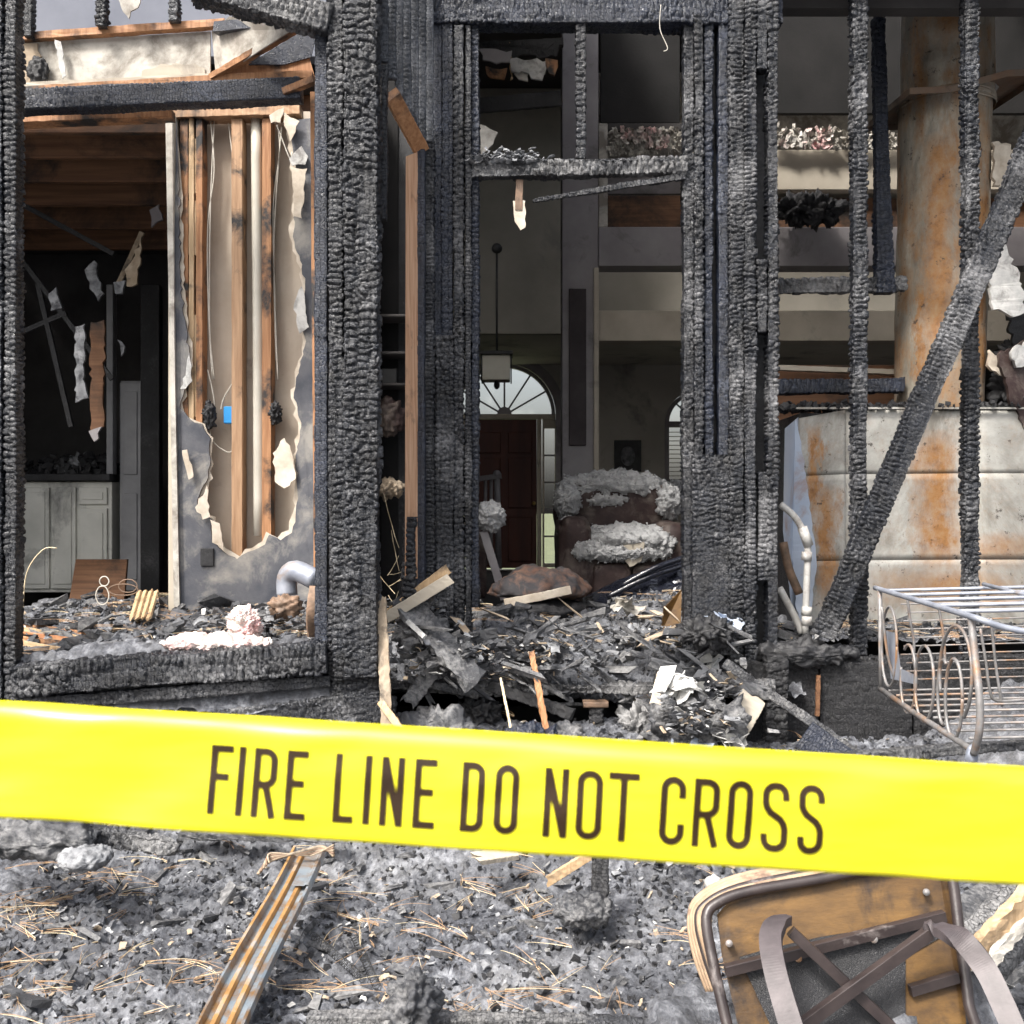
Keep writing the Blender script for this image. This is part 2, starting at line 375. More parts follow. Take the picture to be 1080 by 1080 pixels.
PVCW = simple('white_pipe', (.42, .41, .39), (.64, .63, .60), 9, .4, .3, soot=(.25, .22, .2), sootp=.58, sootscale=9)
CABLE = simple('cable', (.45, .42, .36), (.6, .57, .5), 20, .6, .1)
CABLED = simple('burnt_wire', (.1, .07, .05), (.28, .18, .12), 20, .6, .3)
COPP = simple('copper_wire', (.34, .14, .07), (.5, .25, .12), 20, .5, .3)
BLUEP = simple('blue_plastic', (.02, .25, .62), (.05, .36, .75), 9, .4, .1)
SIDING = char_mat('scorched_siding', (.010, .013, .018), (.045, .053, .07), (.30, .31, .33), .57, .5)
STEEL = simple('burnt_steel_wire', (.13, .125, .12), (.30, .29, .29), 12, .55, .3, metallic=.35, soot=(.3, .17, .09), sootp=.55, sootscale=6)
STEELB = simple('blue_grey_rail', (.20, .22, .27), (.36, .38, .43), 12, .5, .2, metallic=.35, soot=(.3, .2, .12), sootp=.66, sootscale=6)
CFR = simple('brown_chair_paint', (.022, .016, .016), (.048, .036, .034), 14, .38, .2, soot=(.25, .22, .21), sootp=.66, sootscale=8, spec=.6)
CLEG = simple('weathered_chair_leg', (.045, .037, .039), (.085, .07, .073), 18, .5, .15, metallic=.1, spec=.6)
VINYL = simple('tan_vinyl', (.24, .16, .10), (.42, .31, .21), 16, .7, .5, soot=(.13, .08, .06), sootp=.6, sootscale=8)
PLY = simple('amber_plywood', (.055, .028, .008), (.15, .08, .022), 7, .5, .2, soot=(.018, .011, .008), sootp=.49, sootscale=4, stretch=(1, 3, 3))
PINK = simple('pink_insulation', (.58, .30, .30), (.72, .56, .52), 8, .95, .9, .02, 40, soot=(.66, .63, .58), sootp=.48, sootscale=7)
FLUFF = simple('grey_cellulose', (.34, .34, .345), (.56, .56, .56), 25, .98, .9, .02, 45, soot=(.2, .2, .2), sootp=.66, sootscale=12)
LEATH = simple('burnt_maroon_leather', (.022, .012, .012), (.065, .04, .036), 9, .65, .6, soot=(.13, .105, .09), sootp=.54, sootscale=6)
CUSH = simple('scorched_cushion', (.13, .065, .045), (.27, .17, .12), 5, .8, .5, soot=(.05, .047, .05), sootp=.44, sootscale=6)
BLACKP = simple('glossy_black_plastic', (.008, .009, .014), (.018, .02, .03), 6, .16, .5, .02, 9, spec=.7)
DOORW = simple('mahogany_door', (.04, .010, .007), (.09, .024, .014), 4, .45, .1, stretch=(1, 1, .15))
BRASS = simple('brass', (.4, .27, .1), (.55, .38, .15), 10, .35, .05, metallic=.8)
DKMET = simple('dark_metal', (.02, .02, .02), (.05, .05, .05), 10, .45, .1)
NEEDLE = simple('pine_needle', (.26, .16, .09), (.44, .29, .17), 30, .6, .1)
NEEDLEP = simple('pale_straw', (.50, .40, .24), (.70, .60, .42), 30, .6, .1)
GRASSM = simple('lawn_grass', (.08, .09, .05), (.16, .18, .09), 3, .9, .3)
BRICKP = simple('grey_backwall', (.11, .12, .15), (.19, .20, .235), 1.5, .8, .1)
def glass_mat():
    m, nt, b, v = newmat('window_glass'); b.inputs['Base Color'].default_value = (.92, .95, .95, 1)
    out = nt.nodes['Material Output']; tr = nt.nodes.new('ShaderNodeBsdfTransparent'); gl = nt.nodes.new('ShaderNodeBsdfGlossy'); gl.inputs['Roughness'].default_value = .05
    mx = nt.nodes.new('ShaderNodeMixShader'); mx.inputs[0].default_value = .07; nt.links.new(tr.outputs[0], mx.inputs[1]); nt.links.new(gl.outputs[0], mx.inputs[2]); nt.links.new(mx.outputs[0], out.inputs[0]); return m
GLASS = glass_mat()
FROST = simple('lantern_glass', (.5, .48, .4), (.6, .58, .5), 4, .3, .05)
def tape_mat():
    m, nt, b, v = newmat('yellow_tape')
    n = ntex(nt, scaled(nt, v, (6, 6, 60)), 3, 3, .5)
    nt.links.new(ramp(nt, n, [(.3, (.88, .80, .012)), (.7, (.95, .88, .02))]), b.inputs['Base Color'])
    b.inputs['Roughness'].default_value = .33; b.inputs['Specular IOR Level'].default_value = .6
    return m
TAPE = tape_mat(); INK = simple('tape_print', (.016, .006, .0005), (.028, .012, .001), 20, .5, .05)
def rust_metal(name, streaks, zinc=((.23, .225, .20), (.42, .41, .37)), dens=.58, blue=None, zr=(0, 1)):
    """galvanised sheet with rust; streaks = [(x, half width, z top, z bottom)] in metres"""
    m, nt, b, v = newmat(name)
    sep = N(nt, 'ShaderNodeSeparateXYZ', {0: v}); X, Z = sep.outputs[0], sep.outputs[2]
    base = ramp(nt, ntex(nt, v, 3.2, 7, .65), [(.3, zinc[0]), (.7, zinc[1])])
    nz = ntex(nt, scaled(nt, v, (5, 5, 1.2)), 1.6, 7, .7, .4)
    mask = ramp(nt, nz, [(dens - .05, (0, 0, 0)), (dens + .12, (.8, .8, .8))])
    wob = math_(nt, 'MULTIPLY', math_(nt, 'SUBTRACT', ntex(nt, scaled(nt, v, (1, 1, .4)), 7, 6, .75), .5), .34)
    Xw = math_(nt, 'ADD', X, wob)
    for (x0, hw, zt, zb) in streaks:
        dx = math_(nt, 'DIVIDE', math_(nt, 'ABSOLUTE', math_(nt, 'SUBTRACT', Xw, x0)), hw)
        g = math_(nt, 'SUBTRACT', 1., dx); g.node.use_clamp = True
        a = math_(nt, 'MULTIPLY', math_(nt, 'SUBTRACT', zt, Z), 9.); a.node.use_clamp = True
        c = math_(nt, 'MULTIPLY', math_(nt, 'SUBTRACT', Z, zb), 5.); c.node.use_clamp = True
        g = math_(nt, 'MULTIPLY', math_(nt, 'MULTIPLY', g, a), c)
        mask = math_(nt, 'MAXIMUM', mask, math_(nt, 'MULTIPLY', math_(nt, 'POWER', g, .8), 1.1)); mask.node.use_clamp = True
    gr = math_(nt, 'MULTIPLY', math_(nt, 'SUBTRACT', ntex(nt, v, 34, 6, .8), .5), 1.5); g3 = math_(nt, 'MULTIPLY', math_(nt, 'SUBTRACT', ntex(nt, v, 5.5, 6, .75), .5), 1.1)
    mask = math_(nt, 'ADD', mask, math_(nt, 'ADD', math_(nt, 'MULTIPLY', gr, .45), g3)); mask.node.use_clamp = True
    dirt = ramp(nt, ntex(nt, scaled(nt, v, (1, 1, .5)), 2.4, 7, .75, .5), [(.40, (0, 0, 0)), (.62, (.85, .85, .85))]); base = mixc(nt, dirt, base, (.15, .135, .11))
    rc = ramp(nt, ntex(nt, v, 14, 6, .7), [(.25, (.15, .065, .025)), (.5, (.33, .16, .055)), (.8, (.38, .26, .14))])
    col = mixc(nt, mask, base, rc)
    sp = ntex(nt, v, 17, 6, .75); col = mixc(nt, ramp(nt, sp, [(.60, (0, 0, 0)), (.66, (.9, .9, .9))]), col, (.05, .04, .035))
    nt.links.new(col, b.inputs['Base Color']); b.inputs['Roughness'].default_value = .62; b.inputs['Metallic'].default_value = .12
    bump(nt, b, ntex(nt, v, 30, 5, .7), .25, .004); return m

# ------------------------------------------------------------------ terrain functions
def H0(x, y, fine=True):
    """foreground rubble height"""
    x = np.asarray(x, float); y = np.asarray(y, float)
    z = .10 * (fbm(x * 1.3, y * 1.3, 3, 4) - .45)
    up = np.clip((y - 4.35) / .65, 0, 1); up = up * up * (3 - 2 * up)
    z = z + up * (.30 + .12 * fbm(x * 3, y * 3, 5, 3))
    r = np.clip((x - 1.15 + (y - 4) * .1) / .5, 0, 1) * np.clip((y - 3.55) / .5, 0, 1)
    z = z + .12 * r * r * (3 - 2 * r)
    r = np.clip((x - 1.85) / .45, 0, 1) * np.clip((y - 3.3) / .45, 0, 1) * np.clip((9 - x) / 5, 0, 1); z = z + .22 * r * r * (3 - 2 * r)
    z = z + .17 * np.clip((y - 4.4) / .3, 0, 1) * np.exp(-((x - .3) / .75) ** 4)
    if fine:
        f1, f2, c = cells(x * 11, y * 11, 4); e = np.clip((f2 - f1) * 3, 0, 1)
        z = z + .030 * e * c ** 1.5 + .035 * (fbm(x * 7, y * 7, 6, 3) - .45)
        f1, f2, c = cells(x * 30, y * 30, 8); e = np.clip((f2 - f1) * 2.5, 0, 1)
        z = z + .013 * e * (.3 + c) + .018 * (fbm(x * 22, y * 22, 9, 3) - .5)
    return z
def H1(x, y, fine=True):
    """rubble on the floor inside the doorway"""
    x = np.asarray(x, float); y = np.asarray(y, float)
    z = .80 + .10 * (fbm(x * 2.3, y * 2.3, 13, 4) - .4) * 1.8
    z = z + .14 * np.exp(-((x + .25) / .5) ** 2 - ((y - 5.7) / .5) ** 2) + .16 * np.exp(-((x - .8) / .4) ** 2 - ((y - 5.9) / .5) ** 2)
    fr = np.clip((5.45 - y) / .35, 0, 1); z = z - .17 * fr ** 1.5
    z = z - .12 * np.clip((y - 6.6) / 1.5, 0, 1)
    z = z - .26 * np.clip(1.5 - np.hypot((x - .60) / .09, (y - 5.18) / .09), 0, 1)
    if fine:
        f1, f2, c = cells(x * 13, y * 13, 14); z = z + .04 * np.clip((f2 - f1) * 3, 0, 1) * c
        f1, f2, c = cells(x * 34, y * 34, 18); z = z + .014 * np.clip((f2 - f1) * 2.5, 0, 1) * (.3 + c) + .01 * (fbm(x * 22, y * 22, 19, 3) - .5)
    return z
def H2(x, y, fine=True):
    """rubble on the bay floor"""
    x = np.asarray(x, float); y = np.asarray(y, float)
    z = .90 + .06 * (fbm(x * 2.3, y * 2.3, 23, 4) - .4) * 1.8 + .06 * np.clip((5.4 - y), 0, 1) * 0
    z = z + .10 * np.clip((y - 4.8) / .6, 0, 1) - .25 * np.clip((4.63 - y) / .07, 0, 1) - .03 * np.clip((-1.2 - x), 0, 1) - .16 * np.clip((y - 6.3) / 1.2, 0, 1)
    if fine:
        f1, f2, c = cells(x * 13, y * 13, 24); z = z + .03 * np.clip((f2 - f1) * 3, 0, 1) * c
        z = z + .01 * (fbm(x * 22, y * 22, 29, 3) - .5)
    return z
def H3(x, y, fine=True):
    x = np.asarray(x, float); y = np.asarray(y, float)
    z = .86 + .08 * (fbm(x * 2.5, y * 2.5, 33, 4) - .4)
    if fine:
        f1, f2, c = cells(x * 15, y * 15, 34); z = z + .03 * np.clip((f2 - f1) * 3, 0, 1) * c + .01 * (fbm(x * 22, y * 22, 39, 3) - .5)
    return z
def rubble_mat():
    m, nt, b, v = newmat('rubble_ground')
    n1 = ntex(nt, v, 22, 7, .7); n0 = ntex(nt, v, 2.2, 5, .6); n2 = ntex(nt, v, 90, 4, .7)
    base = ramp(nt, n1, [(.36, (.012, .012, .015)), (.5, (.085, .09, .105)), (.66, (.28, .29, .315))])
    ashf = ramp(nt, math_(nt, 'ADD', math_(nt, 'MULTIPLY', n0, .65), math_(nt, 'MULTIPLY', n2, .35)), [(.42, (0, 0, 0)), (.64, (1, 1, 1))])
    col = mixc(nt, math_(nt, 'MULTIPLY', ashf, .5), base, mixc(nt, ntex(nt, v, 130, 3, .7), (.15, .155, .17), (.50, .50, .50)))
    big = ramp(nt, ntex(nt, v, 1.7, 6, .7, .6), [(.44, (0, 0, 0)), (.60, (1, 1, 1))]); col = mixc(nt, math_(nt, 'MULTIPLY', big, .75), col, mixc(nt, n1, (.012, .012, .015), (.075, .08, .095)))
    nt.links.new(col, b.inputs['Base Color']); b.inputs['Roughness'].default_value = .8
    p = bump(nt, b, n1, .7, .016); bump(nt, b, n2, .8, .006, p); return m
RUB = rubble_mat()
def field(name, x0, x1, y0, y1, res, Hf, label):
    xs = np.arange(x0, x1 + res / 2, res); ys = np.arange(y0, y1 + res / 2, res); X, Yy = np.meshgrid(xs, ys)
    Z = Hf(X, Yy); o = gridmesh(name, np.stack([X, Yy, Z], -1), RUB); return tag(o, label, kind='structure')

# ================================================================== THE SETTING
g = mobj('ground', [(-400, -200, -.12), (400, -200, -.12), (400, 14.9, -.12), (-400, 14.9, -.12)], [(0, 1, 2, 3)], RUB); tag(g, kind='structure')
g = mobj('lawn', [(-600, 14.9, .1), (600, 14.9, .1), (600, 900, .1), (-600, 900, .1)], [(0, 1, 2, 3)], GRASSM); tag(g, kind='structure')
xs = np.arange(-9, 9.01, .07); ys = np.arange(-4, 5.03, .07); Xg, Yg = np.meshgrid(xs, ys); inside = (np.abs(Xg) < 2.4) & (Yg > 2.65)
tag(gridmesh('yard_ground', np.stack([Xg, Yg, H0(Xg, Yg) - .02 - .08 * inside], -1), RUB), kind='structure')
field('rubble_terrain', -2.45, 2.45, 2.6, 5.02, .010, H0, 'grey ash and charcoal rubble covering the yard')
# the yard rim round the fine rubble
field('doorway_rubble_floor', -.85, 1.35, 5.02, 8.0, .0105, H1, 'burnt rubble heaped on the floor inside the doorway')
field('bay_rubble_floor', -2.75, -.72, 4.555, 7.4, .0115, H2, 'burnt rubble covering the floor of the window bay')
field('side_rubble_floor', 1.35, 3.2, 5.28, 6.4, .012, H3, 'burnt rubble along the foot of the stud wall')

# house shell: floor slab, side walls, roof with burnt-through opening
SH = thing('burnt_house_shell', 'sooty walls and ceiling enclosing the gutted rooms of the house', 'house')
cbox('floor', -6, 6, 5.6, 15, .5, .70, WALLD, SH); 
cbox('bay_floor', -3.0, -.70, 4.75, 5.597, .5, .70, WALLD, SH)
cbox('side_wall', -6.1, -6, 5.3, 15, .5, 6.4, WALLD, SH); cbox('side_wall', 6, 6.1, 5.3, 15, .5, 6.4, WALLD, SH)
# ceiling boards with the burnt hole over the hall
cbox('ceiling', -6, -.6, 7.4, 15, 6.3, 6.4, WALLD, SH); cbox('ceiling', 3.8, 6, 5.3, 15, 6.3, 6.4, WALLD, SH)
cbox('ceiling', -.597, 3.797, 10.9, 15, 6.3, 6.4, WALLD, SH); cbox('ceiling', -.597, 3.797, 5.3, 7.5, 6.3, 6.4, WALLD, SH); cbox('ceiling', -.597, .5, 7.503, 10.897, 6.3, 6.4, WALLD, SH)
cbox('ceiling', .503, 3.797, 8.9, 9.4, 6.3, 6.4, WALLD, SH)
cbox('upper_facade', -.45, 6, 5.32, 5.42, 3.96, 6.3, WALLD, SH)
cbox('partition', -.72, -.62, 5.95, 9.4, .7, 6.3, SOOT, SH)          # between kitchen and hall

# ================================================================== ENTRY WALL far behind, Y = 15
YE = 15.0
EW = thing('entry_wall', 'far smoke-stained wall holding the front door and arched windows', 'wall')
X = lambda p: ax(p, YE); Z = lambda p: az(p, YE)
def arc(cx, cz, r, a0=0, a1=180, n=24): return [(cx + r * math.cos(math.radians(a0 + (a1 - a0) * k / n)), cz + r * math.sin(math.radians(a0 + (a1 - a0) * k / n))) for k in range(n + 1)]
dc = X(532); fb = Z(438); fr_ = .71
hole1 = [(dc + fr_, .71)] + [(dc + fr_, fb)] + arc(dc, fb, fr_)[1:] + [(dc - fr_, .71)]
wc = X(734); wb = Z(447); wr = .44
hole2 = [(wc + wr, Z(506))] + arc(wc, wb, wr) + [(wc - wr, Z(506))]
plate('wall', [(-6, .7), (6, .7), (6, 6.3), (-6, 6.3)], WALL, EW, [hole1, hole2], th=.16, origin=(0, YE, 0))
# arch surround
def archband(name, cx, cz, r0, r1, mat, parent, Y, th=.06, legs=0):
    o = arc(cx, cz, r1); i = arc(cx, cz, r0)[::-1]
    if legs: o = [(cx + r1, cz - legs)] + o + [(cx - r1, cz - legs)]; i = [(cx - r0, cz - legs)] + i + [(cx + r0, cz - legs)]
    return plate(name, o + i, mat, parent, th=th, origin=(0, Y, 0))
archband('arch_trim', dc, fb, fr_ - .01, fr_ + .12, TRIM, EW, YE - .11, .06, legs=fb - .72)
fan = archband('fanlight', dc, fb, fr_ - .06, fr_ - .013, TRIM, EW, YE - .02, .10)
cbox('transom_bar', dc - .70, dc + .70, YE - .07, YE + .05, fb - .055, fb + .012, TRIML, fan)
for an in (30, 57, 90, 123, 150):
    c, s_ = math.cos(math.radians(an)), math.sin(math.radians(an))
    tube('muntin', [(dc + .09 * c, YE - .02, fb + .09 * s_), (dc + .655 * c, YE - .02, fb + .655 * s_)], .013, TRIM, fan, 6)
plate('hub', arc(dc, fb + .013, .10), TRIM, fan, th=.04, origin=(0, YE - .02, 0))
plate('pane', arc(dc, fb + .013, fr_ - .05), GLASS, fan, th=.006, origin=(0, YE + .01, 0))
# door
dr = cbox('front_door', X(497), X(566), YE - .03, YE + .02, .73, fb - .06, DOORW, EW)
for (a, b_, c, d_) in ((502, 528, 456, 478), (536, 561, 456, 478), (502, 528, 483, 536), (536, 561, 483, 536), (502, 528, 545, 592), (536, 561, 545, 592)):
    cbox('panel', X(a), X(b_), YE - .055, YE - .028, Z(d_), Z(c), DOORW, dr, .022)
blob('handle', (X(563), YE - .08, Z(531)), (.03, .03, .03), BRASS, dr, amp=.02, sub=2)
cbox('door_jamb', X(566) + .003, X(571), YE - .09, YE + .02, .73, fb - .06, TRIML, EW)
cbox('door_jamb', X(492), X(497) - .003, YE - .09, YE + .02, .73, fb - .06, TRIML, EW)
for sx0, sx1 in ((572, 587), (477, 491)):
    sd = plate('sidelight', [(X(sx0), .74), (X(sx1), .74), (X(sx1), fb - .06), (X(sx0), fb - .06)], TRIML, EW, [[(X(sx0 + 2), Z(594)), (X(sx1 - 2), Z(594)), (X(sx1 - 2), Z(452)), (X(sx0 + 2), Z(452))]], th=.07, origin=(0, YE - .02, 0))
    for k in range(1, 5): cbox('muntin', X(sx0 + 2), X(sx1 - 2), YE - .03, YE, Z(452 + 28.4 * k) - .012, Z(452 + 28.4 * k) + .012, TRIM, sd, 0)
    cbox('pane', X(sx0 + 2), X(sx1 - 2), YE + .003, YE + .01, Z(594), Z(452), GLASS, sd, 0)
# right arched window with blind
aw = archband('arched_window', wc, wb, wr - .06, wr - .003, TRIM, EW, YE - .03, .1, legs=wb - Z(506))
cbox('transom_bar', wc - wr + .003, wc + wr - .003, YE - .07, YE + .03, wb - .05, wb + .03, TRIM, aw)
cbox('sill', wc - wr - .08, wc + wr + .08, YE - .22, YE - .085, Z(510), Z(506), TRIM, aw)
cbox('muntin', wc - .012, wc + .012, YE - .03, YE, Z(506), wb - .05, TRIM, aw, 0)
for an in (45, 90, 135):
    c, s_ = math.cos(math.radians(an)), math.sin(math.radians(an)); tube('muntin', [(wc, YE - .02, wb + .03), (wc + .385 * c, YE - .02, wb + .385 * s_)], .012, TRIM, aw, 6)
for k in range(11): cbox('blind_slat', wc - wr + .07, wc + wr - .07, YE - .06, YE - .015, Z(456 + k * 4.6) - .004, Z(456 + k * 4.6) + .004, TRIML, aw, 0)
plate('pane', [(wc + wr - .05, Z(506))] + arc(wc, wb, wr - .05) + [(wc - wr + .05, Z(506))], GLASS, aw, th=.006, origin=(0, YE + .03, 0))
# wall overhanging the lower foyer
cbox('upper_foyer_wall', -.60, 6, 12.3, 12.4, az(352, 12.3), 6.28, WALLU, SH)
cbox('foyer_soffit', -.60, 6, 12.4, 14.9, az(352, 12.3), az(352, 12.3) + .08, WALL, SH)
pf = thing('picture_frame', 'dark framed oval portrait hanging on the far wall', 'picture')
plate('frame', [(X(647), Z(498)), (X(675), Z(498)), (X(675), Z(465)), (X(647), Z(465))], DKMET, pf, [[(X(661) + .10 * math.cos(t * .314), Z(481.5) + .135 * math.sin(t * .314)) for t in range(20)]], th=.05, origin=(0, YE - .12, 0))
plate('picture', [(X(661) + .105 * math.cos(t * .314), Z(481.5) + .14 * math.sin(t * .314)) for t in range(20)], ASH, pf, th=.01, origin=(0, YE - .105, 0))
# wall clock of the sconce on the upper wall
lam = thing('pendant_lantern', 'glass pendant lantern on a long rod in front of the fanlight', 'lantern')
YL = 11.8
tube('rod', [at(524, 262, YL), at(524, 372, YL)], .012, DKMET, lam)
blob('mount', at(524, 262, YL), (.06, .04, .06), DKMET, lam, .05, sub=2)
for a in (508, 539):
    for dy in (-.15, .15): tube('lantern_post', [(ax(a, YL), YL + dy, az(374, YL)), (ax(a, YL), YL + dy, az(403, YL))], .008, DKMET, lam, 5)
cbox('lantern_glass', ax(509, YL), ax(538, YL), YL - .14, YL + .14, az(402, YL), az(376, YL), FROST, lam)
cbox('lantern_cap', ax(506, YL), ax(541, YL), YL - .17, YL + .17, az(375.8, YL), az(372, YL), DKMET, lam)
blob('finial', at(524, 406, YL), (.035, .035, .05), DKMET, lam, .05, sub=2)

# ================================================================== MIDDLE CROSS FRAME, Y = 9
YM = 9.0
CW = thing('hall_partition_frame', 'grey smoke-stained cased opening with beams across the hall', 'wall frame')
m9 = lambda n, a, b, c, d, mt, y0=0, y1=.14: cbox(n, ax(a, YM), ax(b, YM), YM + y0, YM + y1, az(d, YM), az(c, YM), mt, CW)
cbox('column', ax(593, YM), ax(631, YM), YM, YM + .3, .70, az(-60, YM), TRIM, CW)
INSET = simple('purple_soot', (.028, .02, .022), (.055, .042, .045), 6, .6, .3)
m9('column_inset', 600, 618, 305, 470, INSET, -.025, -.002)
m9('column_edge', 626, 631.5, 283, 500, TRIML, -.03, -.003)
m9('beam', 631.3, 1110, 240, 281, TRIM, -.02, .22)
m9('beam', 631.3, 1110, 327, 359, TRIML, .02, .24)
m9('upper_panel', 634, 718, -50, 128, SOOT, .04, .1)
m9('panel_frame', 631.5, 641, 130, 239, DRYW, 0, .1); m9('panel_frame', 641.3, 722, 130, 137, WALLD, 0, .1)
m9('board', 641.3, 722, 205, 239, WOODD, .03, .1); m9('board', 641.3, 722, 171, 200, TRIM, .12, .2)
m9('ledge', 720, 1110, 158, 200, TRIML, .0, .5); m9('board', 720, 1110, 205, 237, WOODD, .1, .2)
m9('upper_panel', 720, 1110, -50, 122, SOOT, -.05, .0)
m9('panel_frame', 722.5, 726, 122, 239, WOODD, 0, .1)
# torn insulation showing in the attic gap
ins = Heap()
for k in range(700):
    px = random.choice([random.uniform(642, 718), random.uniform(815, 950)]); c = at(px, random.uniform(136, 165) if px < 730 else 156 - abs(random.gauss(0, 9)), YM - .08)
    ins.curl(c, random.uniform(.02, .06), random.uniform(.02, .04), [random.uniform(0, 6) for _ in range(3)])
ins.build('torn_insulation', DRYW, 'pale insulation torn open above the ledge behind the wall studs', 'insulation')
pnk = Heap()
for k in range(110):
    c = at(random.choice([random.uniform(655, 705), random.uniform(822, 880)]), random.uniform(136, 156), YM - .1); pnk.curl(c, .05, .03, [random.uniform(0, 6) for _ in range(3)])
pnk.build('pink_insulation', PINK, 'pink insulation tufts among the pale torn insulation', 'insulation')
cbox('attic_backing', ax(600, 10), 5.9, 9.5, 9.6, az(240, 10), az(100, 10), DRYW, SH)
# soot-black upper clutter behind the transom
tr = thing('hanging_ceiling_scraps', 'scorched lath and plaster scraps hanging high behind the transom', 'debris')
for (a, b_, c, d_, mt) in ((508, 45, 590, 60, CHG), (512, 70, 535, 84, WOODX), (575, 62, 588, 80, WOODX), (535, 62, 578, 78, WHITE), (537, 45, 541, 85, WOODP), (556, 72, 575, 85, WHITE), (505, 52, 540, 66, TRIM), (543, 68, 560, 86, DRYW)):
    p = jagp([(a, b_), (c, b_ + 2), (c - 3, d_), (a + 4, d_ - 2)], 2.5, 6); pplate('scrap', p, 7.2 + random.uniform(-.1, .1), mt, tr, th=.02)
plank('lath', at(500, 112, 7.3), at(592, 104, 7.3), .10, .03, CHG, tr); plank('lath', at(498, 50, 7.3), at(594, 45, 7.3), .05, .05, CHG, tr)
pplate('scrap', jagp([(497, 130), (512, 133), (525, 140), (520, 152), (512, 160), (497, 168)], 1.5, 6), 5.5, DRYW, tr)

# ================================================================== BAY: left post, corner post, sill, header (Y ~ 4.6)
YB = 4.6
BAY = thing('bay_window_frame', 'charred timber frame of the left window bay with alligatored posts and sill', 'window frame')
def vpost(name, x0, x1, y0, y1, Y, dpt, mat, parent, **k):
    return char_beam(name, at((x0 + x1) / 2, y1, Y), at((x0 + x1) / 2, y0, Y), (x1 - x0) / F * Y, dpt, mat, parent, **k)
def hbeam(name, a, b, hpx, Y, dpt, mat, parent, **k):
    return char_beam(name, at(a[0], a[1], Y), at(b[0], b[1], Y), hpx / F * Y, dpt, mat, parent, **k)
vpost('post', -22, 8, -30, 760, YB, .10, CH, BAY, rh=.024, dep=.012); vpost('post', 9, 22, -30, 755, YB + .005, .09, CH, BAY, rh=.022, dep=.011)
vpost('post', 334, 348, 25, 705, YB + .07, .12, CHB, BAY, rh=.05, dep=.004, erode=.006)
vpost('post', 347, 364, -30, 712, YB + .01, .11, CH, BAY, rh=.026, dep=.013)
vpost('post', 364, 401, -30, 712, YB - .02, .13, CH, BAY, rh=.031, cw=.05, dep=.015, erode=.015, res=.0066)
vpost('post', 352, 378, 380, 716, YB - .035, .08, CH, BAY, rh=.026, cw=.04, dep=.013, erode=.02)
hbeam('window_sill', (20, 716), (347, 692), 34, YB - .02, .16, CH, BAY, rh=.030, cw=.07, dep=.015, res=.0062)
hbeam('sill_board', (20, 742), (350, 716), 14, YB - .005, .12, CH, BAY, rh=.03, cw=.04, dep=.007)
plank('skirt_board', at(20, 762, YB), at(350, 733, YB), .08, .03, SIDING, BAY)
hbeam('rim_joist', (150, 775), (402, 744), 34, YB, .09, CH, BAY, rh=.024, cw=.035, dep=.008)
cbox('skirt', -2.6, ax(400, YB), YB + .08, YB + .12, 0, az(735, YB), CHG, BAY)
vpost('post', 350, 402, 706, 800, YB + .01, .10, CH, BAY, rh=.024, cw=.035, dep=.010)
hbeam('header', (205, -14), (350, 24), 32, YB, .14, CHA, BAY, rh=.03, cw=.03, dep=.014)
hbeam('header', (-20, -25), (402, -25), 30, YB, .12, CH, BAY, res=.015)
for xx, y1 in ((31, 40), (108, 30), (184, 24)): vpost('cripple_stud', xx - 5.5, xx + 5.5, -40, y1, 4.95, .06, CH, BAY, rh=.02, dep=.01)
tag(BAY.children[0]) if False else None
# drywall tray over the window
TR = thing('ceiling_tray', 'peeling white plaster tray above the bay window with orange scorched edging', 'ceiling tray')
YT = 5.0
pplate('panel', [(22, 46), (222, 33), (222, 82), (22, 92)], YT, DRYW, TR, warp=.01)
pplate('panel', jagp([(22, 44), (40, 46), (44, 60), (32, 70), (44, 84), (22, 90)], 2, 5), YT - .012, TANF, TR, th=.01)
pplate('peeling_strip', jagp([(58, 42), (64, 44), (69, 70), (70, 80), (66, 83), (62, 66)], 1, 4), YT - .04, WHITE, TR, th=.006)
pplate('panel_stain', jagp([(150, 75), (175, 68), (205, 67), (216, 72), (214, 83), (150, 86)], 2, 5), YT - .012, TRIML, TR, th=.006, warp=.004)
sheet3('side_panel', [at(223, 33, YT), at(242, 17, YT - .1), at(308, 31, YT - .3), at(228, 83, YT)], DRYW, TR)
plank('edging', at(22, 40, YT - .02), at(238, 25, YT - .02), .035, .04, WOODX, TR)
plank('edging', at(18, 97, YT - .03), at(232, 84, YT - .03), .03, .05, WOODX, TR); plank('edging', at(232, 84, YT - .03), at(330, 80, YT - .03), .035, .05, WOODX, TR)
plank('edging', at(18, 91, YT - .035), at(225, 81, YT - .035), .022, .03, TRIML, TR)
plank('edging', at(224, 82, YT - .04), at(310, 31, YT - .2), .025, .05, WOODX, TR)
plank('edging', at(300, 97, YT - .1), at(332, 84, YT - .15), .03, .04, WOODX, TR)
sheet3('plywood_gusset', [at(236, 81, YT - .01), at(262, 66, YT - .01), at(326, 60, YT - .01), at(332, 81, YT - .01)], WOODX, TR)
sheet3('charred_gusset', [at(262, 68, YT - .02), at(312, 36, YT - .02), at(334, 34, YT - .02), at(328, 60, YT - .02), at(300, 68, YT - .02)], CHB, TR)
blob('soot_crust', at(40, 74, YT - .03), (.05, .02, .06), CHG, TR, .5, 3, 4, 3)
plank('edging', at(228, 30, YT - .05), at(345, 18, YT - .3), .05, .04, CHB, TR)
hbeam('tray_beam', (15, 109), (318, 96), 24, YT - .06, .10, CHB, TR, rh=.02, cw=.03, dep=.005, erode=.008)
plank('top_plate', at(15, 128, 5.2), at(182, 121, 5.2), .045, .09, WOODX, TR); 
